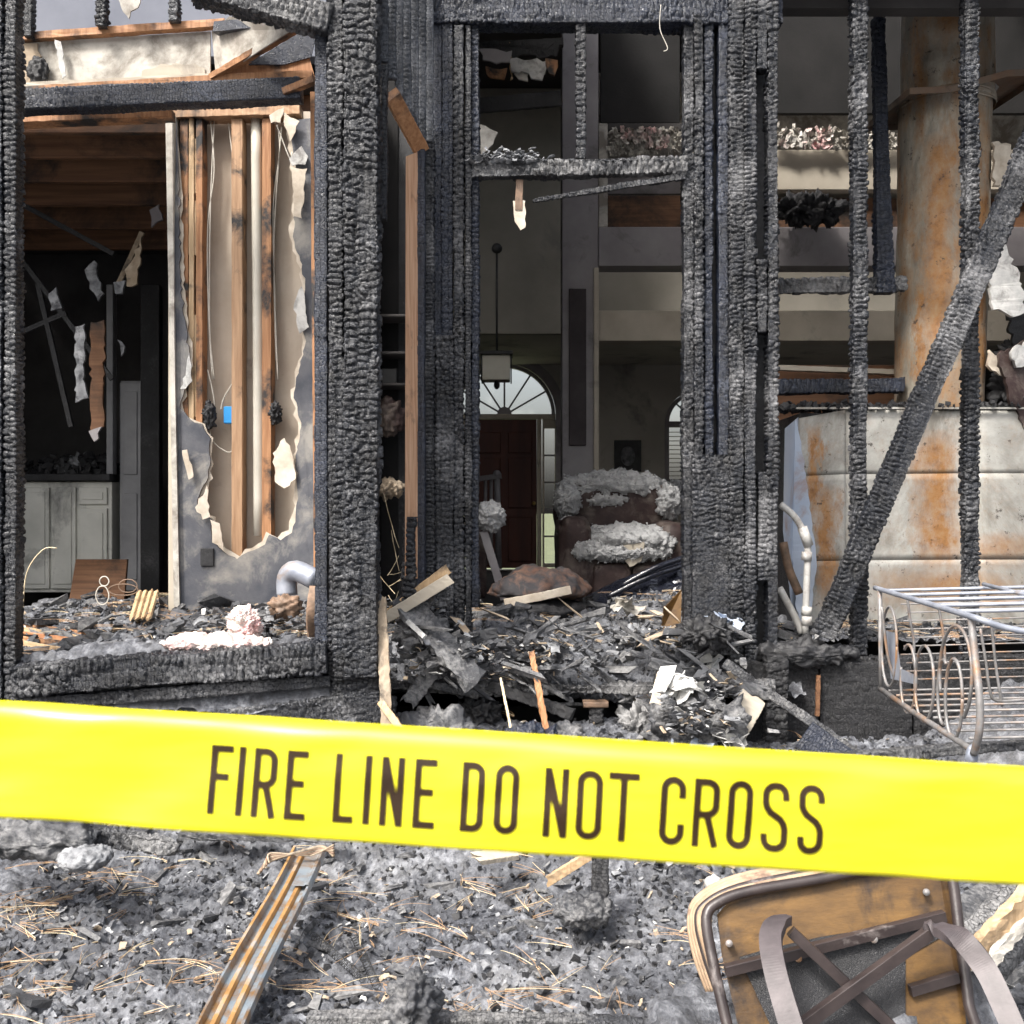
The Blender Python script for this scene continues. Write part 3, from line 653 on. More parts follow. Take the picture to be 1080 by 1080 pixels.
# grey wall of the floor above, seen through the burnt roof
uw = cbox('upstairs_wall', -3.2, -.5, 6.0, 6.1, az(60, 6), az(60, 6) + 2.2, BRICKP, SH)
pplate('plaster_scrap', jagp([(122, -8), (150, -6), (146, 8), (138, 12), (136, 20), (128, 8)], 1, 4), 4.9, DRYW, TR, th=.008)

# partition with torn drywall, studs, pipe
PW = thing('torn_partition_wall', 'partition with torn drywall baring orange studs and a white drain pipe', 'wall')
YP = 5.5
pplate('backing_drywall', [(180, 118), (338, 118), (338, 640), (180, 640)], YP + .13, DRY, PW)
pplate('corner_bead', [(175, 120), (182, 121), (185, 400), (190, 640), (184, 640), (180, 400)], YP - .03, DRYW, PW, th=.02)
cbox('end_stud', ax(178, YP), ax(186, YP), YP - .01, YP + .12, .72, az(122, YP), TRIML, PW)
front = [(186, 650), (184, 300), (186, 128), (189, 200), (190, 300), (196, 340), (200, 380), (196, 405), (190, 430), (200, 442), (213, 447), (222, 462), (222, 490), (218, 508), (208, 528), (214, 545), (224, 548), (224, 570), (236, 582), (250, 590), (262, 582), (280, 574), (284, 564), (296, 570), (308, 562), (312, 545), (314, 520), (312, 480), (318, 450), (310, 420), (317, 385), (323, 360), (316, 330), (322, 300), (316, 270), (309, 250), (314, 200), (308, 150), (303, 128), (338, 124), (338, 650)]
def jago(pl, amp, st):
    o_ = jagp(pl, amp, st); return o_[:o_.index(pl[-1]) + 1]
fj = front[:3] + jago(front[3:-2], 1.6, 5) + front[-2:]
rim = [(x - 0, y) if x < 188 else ((x - 3.2 if x > 250 else x + 3), y - (3 if 520 < y else 0)) for x, y in front[:-2]]
pplate('torn_paper_edge', rim[:3] + jago(rim[3:], 2.6, 6) + [(337, 126), (337, 645)], YP + .006, PAPER, PW, th=.006)
pplate('front_drywall', fj, YP - .008, DRYG, PW, th=.014, warp=.004)
for (a, b_, mt) in ((192, 201, WOODX), (201.5, 207, WOODP), (209, 216, WOODX), (246, 258, WOOD), (278, 288, WOODX)):
    plank('stud', at((a + b_) / 2, 128, YP + .06), at((a + b_) / 2, 600 if a > 240 else 470, YP + .06), (b_ - a) / F * YP, .085, mt, PW)
for y in (160, 225, 345, 395): plank('blocking', at(204, y - 12, YP + .05), at(204, y + 45, YP + .05), .05, .05, WOODP, PW)
plank('top_plate', at(182, 123, YP + .05), at(318, 119, YP + .05), .05, .11, WOOD, PW)
plank('edge_jamb', at(332, 100, YP - .35), at(336, 640, YP - .35), .03, .08, WOODX, PW)
tube('drain_pipe', [at(270, 126, YP + .06), at(272, 350, YP + .06), at(273, 565, YP + .06)], .027, PVC, PW, 14, sub=4)
for pts in ([(222, 128), (226, 180), (219, 240), (220, 330), (224, 400)], [(226, 128), (222, 220), (221, 340), (226, 400)], [(241, 130), (246, 170)], [(292, 130), (295, 160), (288, 220), (290, 320), (293, 400)], [(297, 134), (289, 250), (291, 380)], [(248, 400), (236, 420), (233, 432)], [(219, 390), (226, 425), (222, 460), (240, 477), (250, 470)], [(243, 444), (250, 465)]):
    tube('cable', [at(x, y, YP + .05) for x, y in pts], .0035, CABLE, PW, 6, sub=5)
tube('cable', [at(292, 132, YP - .02), at(306, 168, YP - .03), at(308, 160, YP - .03)], .003, CABLE, PW, 6, sub=4)
cbox('outlet_box', ax(234, YP), ax(249, YP), YP + .03, YP + .09, az(446, YP), az(428, YP), BLUEP, PW)
blob('melted_outlet', at(221, 438, YP + .02), (.03, .03, .07), CHG, PW, .5, 3, 4, 1); blob('melted_outlet', at(290, 436, YP + .03), (.03, .03, .06), CHG, PW, .6, 3, 4, 2)
cbox('melted_switch', ax(213, YP), ax(227, YP), YP - .03, YP - .016, az(597, YP), az(578, YP), CHG, PW)
for pl, mt in (([(288, 478), (300, 462), (306, 470), (312, 505), (300, 515), (290, 508)], PAPER), ([(206, 535), (218, 512), (222, 545), (214, 548)], PAPER), ([(305, 168), (318, 154), (325, 165), (322, 174), (308, 175)], WHITE), ([(307, 176), (324, 178), (318, 230), (310, 228)], PAPER), ([(284, 122), (300, 114), (296, 130), (286, 130)], PAPER), ([(310, 322), (318, 302), (326, 345), (316, 352)], WHITE), ([(192, 475), (197, 474), (204, 503), (199, 506)], PAPER), ([(190, 410), (196, 396), (200, 372), (203, 402), (196, 410)], WHITE), ([(298, 118), (316, 128), (306, 150), (300, 133)], PAPER), ([(222, 548), (232, 552), (236, 580), (224, 572)], PAPER)):
    pplate('hanging_scrap', jagp(pl, 1.5, 5), YP - .035 - random.random() * .02, mt, PW, th=.006, warp=.01)
cbox('inner_face', ax(180, YP), ax(338, YP), YP + .145, YP + .16, .72, az(118, YP), WALLD, PW)

# kitchen behind
KT = thing('kitchen_ceiling', 'smoke-browned ceiling joists over the dark kitchen', 'ceiling')
for k, (yy, zz) in enumerate(((5.75, 3.50), (6.15, 3.50), (6.6, 3.50), (7.1, 3.50), (7.7, 3.50), (8.3, 3.50))):
    cbox('joist', -4.2, -.74, yy, yy + .045, zz, zz + .2, WOODD, KT)
cbox('subfloor', -4.3, -.74, 5.6, 9.4, 3.703, 3.74, WALLD, KT); 
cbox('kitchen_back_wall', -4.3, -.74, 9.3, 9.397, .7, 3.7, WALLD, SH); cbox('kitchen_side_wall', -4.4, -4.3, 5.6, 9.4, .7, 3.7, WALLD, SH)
cbox('kitchen_facade_wall', -4.4, -2.62, 5.0, 5.1, .0, 1.3, CHG, SH); cbox('kitchen_facade_wall', -4.4, -2.62, 5.0, 5.1, 3.5, 4.2, CHG, SH)  # unseen wall; the opening between its bands is added to light the cabinets
YK = 8.0
KC = thing('kitchen_cabinets', 'smoke-greyed panelled kitchen base cabinets under a dark counter', 'cabinet')
k8 = lambda n, a, b, c, d, mt, y0=0, y1=.02, p=KC: cbox(n, ax(a, YK), ax(b, YK), YK + y0, YK + y1, az(d, YK), az(c, YK), mt, p)
k8('carcass', -40, 117, 508, 625, CAB, .02, .6); k8('countertop', -40, 118, 500, 507, CHG, -.04, .62)
for (a, b_, c, d_) in ((-10, 20, 514, 621), (22, 52, 514, 621), (54, 80, 514, 621), (83, 113, 536, 621), (83, 113, 514, 532)):
    dd = k8('cabinet_door', a, b_, c, d_, CAB, -.004, .018); k8('panel', a + 4, b_ - 4, c + 5, d_ - 5, CAB, -.014, -.006, dd)
k8('tall_door', 122, 146, 400, 625, CABD, .1, .14)
td_ = k8('door_panelled', 122, 146, 402, 624, CABD, .08, .098)
for (c, d_) in ((412, 500), (520, 612)): k8('panel', 127, 141, c, d_, CABD, .068, .078, td_)
k8('door_casing', 148, 168, 300, 625, CHG, 0, .08); k8('door_casing', 112, 119, 300, 500, CABD, 0, .08)
fb_ = thing('fallen_board', 'dark scorched panel leaning in front of the kitchen cabinets', 'panel'); sheet3('board', [at(73, 632, 7.3), at(80, 590, 7.5), at(134, 590, 7.5), at(130, 640, 7.3)], WOODD, fb_, th=.03)
cr = blob('counter_debris', at(84, 495, 8.2), (.15, .12, .09), ASH, None, .6, 3, 4, 8); tag(cr, 'pale heap of burnt rags on the dark kitchen counter', 'debris heap')
hs_ = Heap()
for k in range(350): c = at(random.uniform(20, 118), 500, 8.2); hs_.chunk((c.x, 8.0 + random.random() * .5, az(500, YK) + random.random() ** 3 * .14), [random.uniform(.01, .07) for _ in range(3)])
hs_.build('counter_rubble', CHG, 'black rubble strewn along the kitchen counter', 'rubble')
hk = thing('hanging_kitchen_wreck', 'wires and torn scraps dangling in the dark kitchen', 'debris')
for (pl, mt) in (([(90, 285), (100, 275), (110, 310), (104, 318), (95, 305)], ASH), ([(52, 310), (60, 303), (66, 325), (54, 328)], ASH), ([(80, 345), (90, 342), (88, 400), (94, 420), (80, 425)], ASH), ([(96, 340), (110, 338), (110, 450), (97, 455)], WOODD), ([(158, 222), (168, 216), (172, 232), (160, 240)], TRIM), ([(132, 285), (140, 275), (150, 250), (145, 300), (134, 302)], TANF), ([(120, 298), (133, 296), (130, 310), (122, 310)], ASH), ([(94, 455), (108, 450), (100, 466)], TRIM), ([(124, 358), (132, 365), (128, 376)], ASH)):
    pplate('scrap', jagp(pl, 2, 5), 6.3 + random.random() * .5, mt, hk, th=.02)
for a, b_ in (((20, 270), (118, 400)), ((40, 300), (75, 450)), ((22, 215), (120, 268)), ((150, 245), (125, 300)), ((24, 350), (70, 330))): plank('lath', at(*a, 6.8), at(*b_, 6.8), .03, .02, CHG if a[0] < 100 else TANF, hk)

# angled bay return between the corner post and the door
WOODL = wood_mat('pale_scorched_stud', (.42, .20, .10), (.70, .46, .30), .60, 2.6)
BR = thing('bay_return_wall', 'scorched siding return with an orange bare stud between bay and doorway', 'wall')
def q(px, py): return at(px, py, 4.65 + (px - 400) / 55 * .5)
for k, (x_, yb_) in enumerate(((405, 66), (413, 84), (421, 102), (429, 121), (437, 139), (445, 158), (453, 210))):
    char_beam('siding_board', q(x_, yb_), q(x_, -30), .043, .03, SIDING, BR, rh=.02, cw=.03, dep=.004, erode=.003)
sheet3('diagonal_edge', [q(409, 62) + Vector((0, .03, 0)), q(416, 68) + Vector((0, .03, 0)), q(450, 160) + Vector((0, .03, 0)), q(441, 163) + Vector((0, .03, 0))], CHG, BR, th=.02)
char_beam('strip', q(405, 232), q(406, 70), .034, .05, CH, BR, rh=.02, dep=.008)
plank('orange_brace', q(413, 100), q(444, 158), .07, .05, WOODX, BR)
sheet3('stud_face', [q(427, 610), q(428, 165), q(441, 160), q(441, 610)], WOODL, BR, th=.04)
char_beam('stud', q(444, 650), q(444, 160), .045, .07, CHB, BR, rh=.05, dep=.004, erode=.006)
char_beam('stud', q(453, 660), q(453, 150), .05, .07, CH, BR, rh=.022, dep=.010)
char_beam('stud_stub', q(432, 650), q(432, 545), .06, .07, CH, BR, rh=.03, cw=.07, dep=.014)
cbox('side_room_wall', -.76, -.745, 5.62, 9.3, .7, 3.7, SOOT, SH)
sf = thing('hall_shelf', 'dim shelf with framed things seen through the narrow gap', 'shelf')
for y in (333, 372, 405): cbox('shelf_board', ax(396, 5.8), ax(432, 5.8), 5.75, 5.95, az(y + 3, 5.8), az(y, 5.8), WALLD, sf)
cbox('framed_print', ax(402, 5.8), ax(418, 5.8), 5.82, 5.84, az(404, 5.8), az(388, 5.8), DKMET, sf); blob('burnt_bundle', at(412, 440, 5.8), (.08, .05, .10), LEATH, sf, .4, 3, 4, 3); blob('burnt_bundle', at(410, 515, 5.8), (.08, .05, .05), TANF, sf, .4, 3, 4, 5)
cbox('shelf_back', ax(394, 5.95), ax(440, 5.95), 5.96, 5.99, .8, az(60, 5.95), CHG, sf)

# ================================================================== DOORWAY FRAME, Y = 5.2
YD = 5.2
DF = thing('doorway_frame', 'charred doorway frame with alligatored double posts and a transom bar', 'door frame')
for (a, b_, y0, y1, off, mt, k) in ((457, 467, -30, 640, .03, CHB, dict(rh=.06, dep=.004, erode=.006)), (466, 479, -30, 690, .015, CHB, dict(rh=.035, dep=.008)),
        (478, 490, 30, 700, -.005, CH, dict(rh=.024, dep=.011)), (490, 498, 30, 690, .01, CH, dict(rh=.022, dep=.009)), (497, 506, 30, 640, .035, CHB, dict(rh=.026, dep=.009)),
        (459, 480, 355, 700, -.02, CH, dict(rh=.024, cw=.05, dep=.012, erode=.014)),
        (719, 731, 20, 690, .03, CH, dict(rh=.026, dep=.009)), (731, 741, 20, 690, .00, CH, dict(rh=.024, dep=.010)), (741, 751, 20, 680, .02, CHB, dict(rh=.03, dep=.008)),
        (756, 767, 20, 690, .015, CHB, dict(rh=.04, dep=.006)), (767, 784, -30, 700, -.02, CH, dict(rh=.024, cw=.03, dep=.012)), (783, 797, -30, 705, -.035, CH, dict(rh=.028, dep=.013)),
        (807, 820, -30, 705, -.03, CH, dict(rh=.026, dep=.013)), (796, 808, -30, 76, -.03, CH, {}), (796, 808, 276, 352, -.03, CH, {}), (797, 809, 498, 612, -.03, CH, {}), (728, 770, 480, 690, -.01, CH, dict(rh=.026, cw=.028, dep=.010))):
    vpost('post', a, b_, y0, y1, YD + off, .085, mt, DF, **k)
cbox('inner_jamb', ax(750, YD), ax(818, YD), YD + .06, YD + .12, .7, az(-20, YD), CHG, DF)
hbeam('header', (446, 12), (822, 12), 38, YD + .03, .14, CHB, DF, rh=.026, cw=.04, dep=.011)
hbeam('header', (446, -30), (1130, -30), 40, YD, .14, CHG, DF, res=.02)
hbeam('transom_bar', (498, 181), (724, 176), 19, YD, .09, CHA, DF, rh=.03, cw=.03, dep=.014, erode=.014)
vpost('transom_stud', 607, 618, 25, 168, YD, .05, CH, DF, rh=.03, dep=.010)
hp = Heap()
for k in range(260): c = at(random.gauss(535, 16), 171 - abs(random.gauss(0, 5)), YD + random.uniform(-.05, .04)); hp.curl(c, random.uniform(.015, .05), random.uniform(.01, .03), [random.uniform(-.7, .7), random.uniform(-.7, .7), random.uniform(0, 6)])
for k in range(120): c = at(random.uniform(500, 722), 169, YD + random.uniform(-.05, .04)); hp.curl(c, random.uniform(.01, .03), random.uniform(.01, .02), [random.uniform(-.5, .5), 0, random.uniform(0, 6)])
hp.build('transom_ash', ASH, 'grey ash flakes lying along the charred transom bar', 'ash')
stk = char_beam('charred_stick', at(722, 186, YD - .02), at(562, 212, YD - .05), .04, .035, CH, None, rh=.026, dep=.006, taper=(1, .45), erode=.012); tag(stk, 'thin charred stick jutting below the transom bar', 'stick')
dp = thing('dangling_splinter', 'white melted strip dangling under the transom bar', 'scrap'); plank('stem', at(548, 190, YD), at(547, 222, YD), .035, .02, CABLED, dp, n=6); pplate('tip', jagp([(541, 212), (554, 212), (554, 240), (549, 243), (543, 234)], 1, 4), YD, PAPER, dp)
wr = tube('loose_wire', [at(697, 5, 5), at(696, 30, 5), at(704, 50, 5), at(700, 54, 5)], .002, CABLE, None, 5, sub=5); tag(wr, 'loose pale wire dangling from the charred header beside the double posts', 'wire')

# ================================================================== RIGHT STUD WALL
SW = thing('stud_wall', 'open charred stud wall to the right of the doorway', 'wall frame')
vpost('stud', 897, 914, -30, 690, YD + .02, .07, CH, SW, rh=.024, cw=.04, dep=.013); vpost('stud', 1014, 1031, -30, 690, YD + .02, .07, CH, SW, rh=.024, cw=.04, dep=.013)
vpost('stud', 1135, 1153, -30, 690, YD + .02, .07, CH, SW)
hbeam('bottom_plate', (790, 703), (1150, 700), 20, YD, .10, CHG, SW, rh=.03, dep=.012)
p1 = hbeam('sheathing', (785, 745), (862, 745), 95, YD - .06, .04, CHG, SW, rh=.05, cw=.05, dep=.004, res=.007, erode=.014); p2 = hbeam('sheathing', (864, 745), (960, 745), 95, YD - .06, .04, CHG, SW, rh=.06, cw=.05, dep=.004, res=.007, erode=.014)
p3 = hbeam('sheathing', (962, 745), (1150, 745), 95, YD - .06, .04, CHG, SW, rh=.035, cw=.035, dep=.006, res=.009)
plank('orange_splice', at(863, 712, YD - .10), at(862, 755, YD - .10), .018, .02, WOODD, SW)
cbox('foundation', ax(785, YD), 3.2, YD - .03, YD + .05, -.1, az(790, YD), CHG, SW)
br = char_beam('diagonal_brace', at(868, 672, YD - .10), at(1112, 98, YD - .16), .125, .06, CH, None, rh=.024, cw=.045, dep=.010, taper=(.9, 1), erode=.010); tag(br, 'charred beam leaning diagonally across the rusty sheet metal', 'beam')
bk = thing('rear_stud', 'burnt stud standing behind the front studs beside the rusty flue', 'stud'); char_beam('stud', at(932, 310, 6.0), at(926, 20, 6.0), .085, .07, CHB, bk, rh=.03, taper=(1.2, .8))
rl = thing('burnt_rail', 'sagging burnt rail crossing behind the studs at the height of the flue', 'rail'); char_beam('rail', at(815, 304, 6.0), at(955, 300, 6.0), .085, .07, CHA, rl, rh=.03, dep=.016, erode=.03)
rl2 = thing('lower_burnt_rail', 'straight charred rail just above the rusty sheet-metal box', 'rail'); char_beam('rail', at(815, 409, 6.1), at(952, 406, 6.1), .085, .08, CHB, rl2, rh=.03, dep=.01)
bx = thing('brown_panel_band', 'scorched brown panelling behind the lower burnt rail', 'panelling'); cbox('panel', ax(810, 6.5), ax(955, 6.5), 6.5, 6.55, az(450, 6.5), az(385, 6.5), WOODD, bx); plank('cap', at(820, 388, 6.4), at(950, 393, 6.4), .03, .06, TRIML, bx)
cl = blob('ash_clump', at(852, 222, 8.8), (.26, .12, .12), CHG, None, .6, 3, 5, 4); tag(cl, 'dark hanging clump of burnt insulation on the grey beam', 'clump')

# rusty flue and firebox
RU1 = rust_metal('flue_rust', zinc=((.34, .30, .235), (.56, .51, .42)), streaks=[(ax(975, 6.2), .10, az(150, 6.2), az(420, 6.2)), (ax(1020, 6.2), .07, az(200, 6.2), az(420, 6.2)), (ax(985, 6.2), .12, az(-20, 6.2), az(70, 6.2)), (ax(958, 6.2), .04, az(300, 6.2), az(430, 6.2))], dens=.51)
FL = thing('rusty_flue', 'tall rusty galvanised chimney flue with a tilted square collar', 'chimney flue')
def flue(name, cx0, cx1, w0, w1, y0, y1, Y, mat, rx=None):
    m, n = 60, 48; V = np.zeros((m, n, 3))
    for i in range(m):
        t = i / (m - 1); cx = ax(cx0 + (cx1 - cx0) * t, Y); r = (w0 + (w1 - w0) * t) / 2 / F * Y; z = az(y0 + (y1 - y0) * t, Y)
        for k in range(n):
            a = 2 * math.pi * k / n; dd = .007 * mnoise.noise(Vector((math.cos(a) * 2, math.sin(a) * 2, t * 9))) - .03 * math.exp(-((t - .72) / .06) ** 2) * max(0, math.cos(a + 1.9)) ** 6
            V[i, k] = (cx + (r + dd) * math.cos(a), Y + (r * .95 + dd) * math.sin(a), z)
    return gridmesh(name, V, mat, FL, wrap=True)
flue('upper_pipe', 1000, 999, 92, 94, -60, 112, 6.2, RU1); flue('lower_pipe', 997, 990, 94, 90, 108, 433, 6.2, RU1)
flue('pipe_lip', 998, 998, 99, 98, 106, 116, 6.2, RU1)
RU2 = rust_metal('collar_rust', [], dens=.72, zinc=((.10, .06, .04), (.24, .15, .10)))
Cc = at(1003, 104, 6.2)
cols = [(-.38, -.36, -.10), (.36, -.40, .10), (.40, .30, .17), (-.30, .34, .0)]
vs = [Cc + Vector(c) for c in cols]
# collar as a ring round the pipe with turned-down rim
ring = [Cc + Vector((.252 * math.cos(k * math.pi / 8), .24 * math.sin(k * math.pi / 8), .13 * .25 * math.cos(k * math.pi / 8))) for k in range(16)]
def edgep(k):
    a = k * math.pi / 8; c, s_ = math.cos(a), math.sin(a); m_ = .37 / max(abs(c), abs(s_)); x, y = c * m_, s_ * m_; return Cc + Vector((x, y, .15 * x + .02 * math.sin(x * 9) + .08 * y))
outr = [edgep(k) for k in range(16)]; low = [p + Vector((0, 0, -.035)) for p in outr]
mobj('collar', ring + outr + low, [(k, (k + 1) % 16, 16 + (k + 1) % 16, 16 + k) for k in range(16)] + [(16 + k, 16 + (k + 1) % 16, 32 + (k + 1) % 16, 32 + k) for k in range(16)], RU2, FL)
BXm = rust_metal('firebox_rust', zinc=((.34, .335, .31), (.56, .55, .51)), streaks=[(ax(987, 6.0), .15, az(452, 6.0), az(610, 6.0)), (ax(860, 6.0), .05, az(445, 6.0), az(560, 6.0)), (ax(872, 6.0), .07, az(510, 6.0), az(640, 6.0)), (ax(1000, 6.0), .5, az(598, 6.0), az(650, 6.0)), (ax(1050, 6.0), .3, az(560, 6.0), az(606, 6.0))], dens=.72)
BXb = simple('blue_grey_sheet', (.36, .42, .52), (.50, .55, .63), 3, .4, .1, soot=(.3, .15, .07), sootp=.62, metallic=.2)
FB = thing('rusty_firebox', 'rust-streaked galvanised sheet-metal firebox casing under the flue', 'firebox')
YF = 6.0
def bulged(name, pts, Y, mat, off=.0):
    (x0, y0), (x1, y1), (x2, y2), (x3, y3) = pts; m, n = 14, 14; V = np.zeros((m, n, 3))
    for i in range(m):
        for j in range(n):
            s_, t = j / (n - 1), i / (m - 1); xx = (x0 * (1 - s_) + x1 * s_) * (1 - t) + (x3 * (1 - s_) + x2 * s_) * t; yy = (y0 * (1 - s_) + y1 * s_) * (1 - t) + (y3 * (1 - s_) + y2 * s_) * t
            p = at(xx, yy, Y); V[i, j] = (p.x, p.y - off - .009 * mnoise.noise(Vector((p.x * 3, p.z * 3, 2))), p.z)
    o = gridmesh(name, V, mat, FB); md = o.modifiers.new('s', 'SOLIDIFY'); md.thickness = .006; md.offset = 0; return o
cols_ = [832, 892, 1030, 1190]; rows_ = [(441, 432, 433, 433), (502, 500, 499, 499), (592, 591, 590, 590), (668, 668, 666, 666)]
left = [842, 838, 833, 836]
for r in range(3):
    for c in range(3):
        l0 = left[r] if c == 0 else cols_[c]; l1 = left[r + 1] if c == 0 else cols_[c]
        g_ = .15
        bulged('metal_sheet', [(l0 + g_, rows_[r][c] + g_), (cols_[c + 1] - g_, rows_[r][c + 1] + g_), (cols_[c + 1] - g_, rows_[r + 1][c + 1] - g_), (l1 + g_, rows_[r + 1][c] - g_)], YF, BXm, off=.001 * ((r + c) % 2))
for yy in (431,): cbox('seam', ax(838, YF), ax(1190, YF), YF - .035, YF - .022, az(yy + 1, YF), az(yy - 1, YF), BXm, FB, 0)
sheet3('side_sheet', [at(842, 440, YF), at(828, 452, YF - .25), at(826, 560, YF - .3), at(838, 668, YF)], BXb, FB, th=.01)
pplate('torn_side_sheet', jagp([(829, 452), (840, 442), (850, 500), (860, 590), (856, 640), (842, 660), (836, 600), (828, 540)], 1.2, 6), YF - .07, BXb, FB, warp=.02)
cbox('casing_core', ax(845, YF), ax(1190, YF), YF + .03, YF + .7, .7, az(435, YF), CHG, FB)
# clutter along the casing top
hp = Heap()
for k in range(500): c = at(random.uniform(826, 1075), 430, YF); hp.chunk(c + Vector((0, random.uniform(-.04, .3), abs(random.gauss(0, .012)))), [random.uniform(.008, .035) for _ in range(3)])
hp.build('casing_top_rubble', CHG, 'black crumbs lying along the top of the rusty casing', 'rubble')
PP = thing('melted_pipe', 'white plastic drain pipe with elbow standing by the charred posts', 'pipe')
tube('pipe', [at(823, 532, 5.35), at(838, 545, 5.35), at(850, 566, 5.35), at(852, 580, 5.35), at(851, 610, 5.35), at(849, 668, 5.35)], .017, PVCW, PP, 12, sub=5)
for y in (582, 640, 650): tube('coupling', [at(851, y, 5.35), at(850.5, y + 9, 5.35)], .026, PVCW, PP, 12)
tube('coupling', [at(846, 556, 5.35), at(853, 576, 5.35)], .025, PVCW, PP, 12)
tube('branch', [at(822, 620, 5.4), at(838, 650, 5.4), at(846, 668, 5.38)], .018, PVCW, PP, 10, sub=4)
tube('branch', [at(826, 572, 5.45), at(832, 600, 5.45), at(843, 626, 5.45)], .022, CABLED, PP, 10, sub=4)
# burnt wreck right of the flue
rw = thing('torn_wall_remnant', 'shredded pale wall remnants and black crust at the far right edge', 'debris')
for pl, mt in (([(1042, 265), (1056, 250), (1066, 270), (1076, 300), (1080, 330), (1062, 334), (1044, 328)], WHITE), ([(1046, 150), (1062, 150), (1070, 165), (1060, 190), (1048, 196)], PAPER), ([(1040, 370), (1062, 390), (1058, 398), (1038, 386)], PAPER), ([(1060, 330), (1085, 300), (1090, 390), (1066, 372)], CHG), ([(1050, 375), (1095, 350), (1095, 470), (1062, 420)], LEATH), ([(1072, 420), (1095, 400), (1095, 500), (1080, 470)], CHG), ([(1064, 372), (1080, 360), (1084, 380), (1070, 388)], WHITE)):
    pplate('remnant', jagp(pl, 3, 5), 5.9 + random.random() * .15, mt, rw, th=.03, warp=.05)
blob('crust', at(1075, 400, 6.1), (.14, .1, .22), CHG, rw, .6, 3, 5, 6)

# ================================================================== ROOM CONTENTS
AC = thing('burnt_armchair', 'maroon armchair buried under fluffy grey insulation', 'armchair')
YA = 7.9
def soft(name, x0, x1, y0, y1, d0, d1, mat, seed, parent=AC, amp=.06):
    c = (at(x0, y0, YA) + at(x1, y1, YA)) / 2; bm = bmesh.new(); bmesh.ops.create_cube(bm, size=1); bmesh.ops.subdivide_edges(bm, edges=bm.edges[:], cuts=14, use_grid_fill=True)
    sx, sz, sy = (x1 - x0) / F * YA, (y1 - y0) / F * YA, d1 - d0
    for v in bm.verts:
        n = v.co * 2; k = 1 - .10 * (n.x ** 4 * n.z ** 4 + n.y ** 4 * n.z ** 4 + n.x ** 4 * n.y ** 4); f = 1 + amp * mnoise.noise(n * 1.5 + Vector((seed, 0, 0)))
        v.co = Vector((c.x + v.co.x * sx * k * f, YA + (d0 + d1) / 2 + v.co.y * sy * k * f, c.z + v.co.z * sz * k * f))
    me = bpy.data.meshes.new(name); bm.to_mesh(me); bm.free(); me.materials.append(mat); me.shade_smooth(); return link(bpy.data.objects.new(name, me), parent)
soft('backrest', 588, 716, 508, 610, .22, .6, LEATH, 1, amp=.12); soft('seat', 592, 716, 566, 640, -.28, .35, LEATH, 2, amp=.12)
soft('armrest', 586, 622, 545, 630, -.3, .4, LEATH, 3); soft('armrest', 688, 722, 550, 630, -.3, .4, LEATH, 4)
soft('base', 590, 718, 596, 645, -.24, .5, LEATH, 8); soft('front_panel', 622, 660, 592, 640, -.33, -.25, LEATH, 5); soft('front_panel', 662, 690, 594, 640, -.33, -.25, LEATH, 6)
fl = Heap()
for (px_, py_, dy, rad, sd) in ((647, 514, .40, (.43, .22, .12), 11), (664, 568, -.02, (.38, .36, .10), 12), (598, 530, .1, (.09, .2, .13), 13), (690, 575, -.28, (.16, .08, .08), 14), (625, 578, -.28, (.13, .08, .05), 15), (655, 583, -.3, (.34, .09, .06), 16), (706, 530, .2, (.09, .15, .13), 17), (600, 560, -.1, (.07, .14, .10), 18), (640, 528, .3, (.20, .12, .06), 19)):
    mo = blob('fluff_mound', at(px_, py_, YA + dy), rad, FLUFF, AC, .30, 3.2, 5, sd); vv_ = [v.co.copy() for v in mo.data.vertices if v.co.y < YA + dy + .05]
    for k in range(700 if rad[0] > .2 else 220):
        z_ = random.uniform(.008, .022); fl.curl(random.choice(vv_) + Vector((random.gauss(0, .006), random.gauss(0, .005), random.gauss(0, .006))), z_, z_ * .6, [random.uniform(0, 6.3) for _ in range(3)])
tag(fl.build('fluff_tufts', FLUFF, parent=AC))
pplate('torn_patch', jagp([(655, 575), (680, 572), (676, 592), (664, 598), (658, 590)], 1, 4), YA - .36, TRIML, AC)
pplate('dark_gap', jagp([(612, 525), (650, 514), (688, 526), (684, 545), (652, 550), (620, 545)], 2, 5), YA + .28, LEATH, AC)
cu = thing('scorched_cushion', 'domed scorched brown cushion lying on the rubble inside the door', 'cushion')
blob('cover', at(569, 624, 6.2), (.285, .24, .135), CUSH, cu, .22, 1.6, 5, 2, flat=1); plank('torn_flap', at(532, 636, 5.98), at(602, 622, 5.98), .045, .02, PAPER, cu, bend=.04); blob('charred_base', at(572, 642, 6.15), (.26, .24, .06), CHG, cu, .3, 2, 5, 5)
bp = thing('melted_black_panel', 'glossy black melted plastic sheet slumped in front of the armchair', 'plastic sheet')
V = np.zeros((26, 50, 3))
for i in range(26):
    for j in range(50):
        s_ = j / 49; t = i / 25; px = 612 + 118 * s_; top = 636 - 52 * s_ ** .8; py = top + t * (16 + 32 * s_ ** .7); p = at(px, py, 6.35 - .3 * t)
        V[i, j] = (p.x, p.y - .05 * math.sin(t * 3.14) + .03 * mnoise.noise(Vector((px * .06, py * .12, 0))), p.z + .012 * mnoise.noise(Vector((px * .1, py * .1, 3))))
o = gridmesh('sheet', V, BLACKP, bp); md = o.modifiers.new('s', 'SOLIDIFY'); md.thickness = .012
for a, b_ in (((640, 630), (722, 596)), ((655, 618), (722, 588))): tube('ridge', [at(*a, 6.1), at((a[0] + b_[0]) / 2, (a[1] + b_[1]) / 2 - 3, 6.1), at(*b_, 6.15)], .016, BLACKP, bp, 8, sub=5)
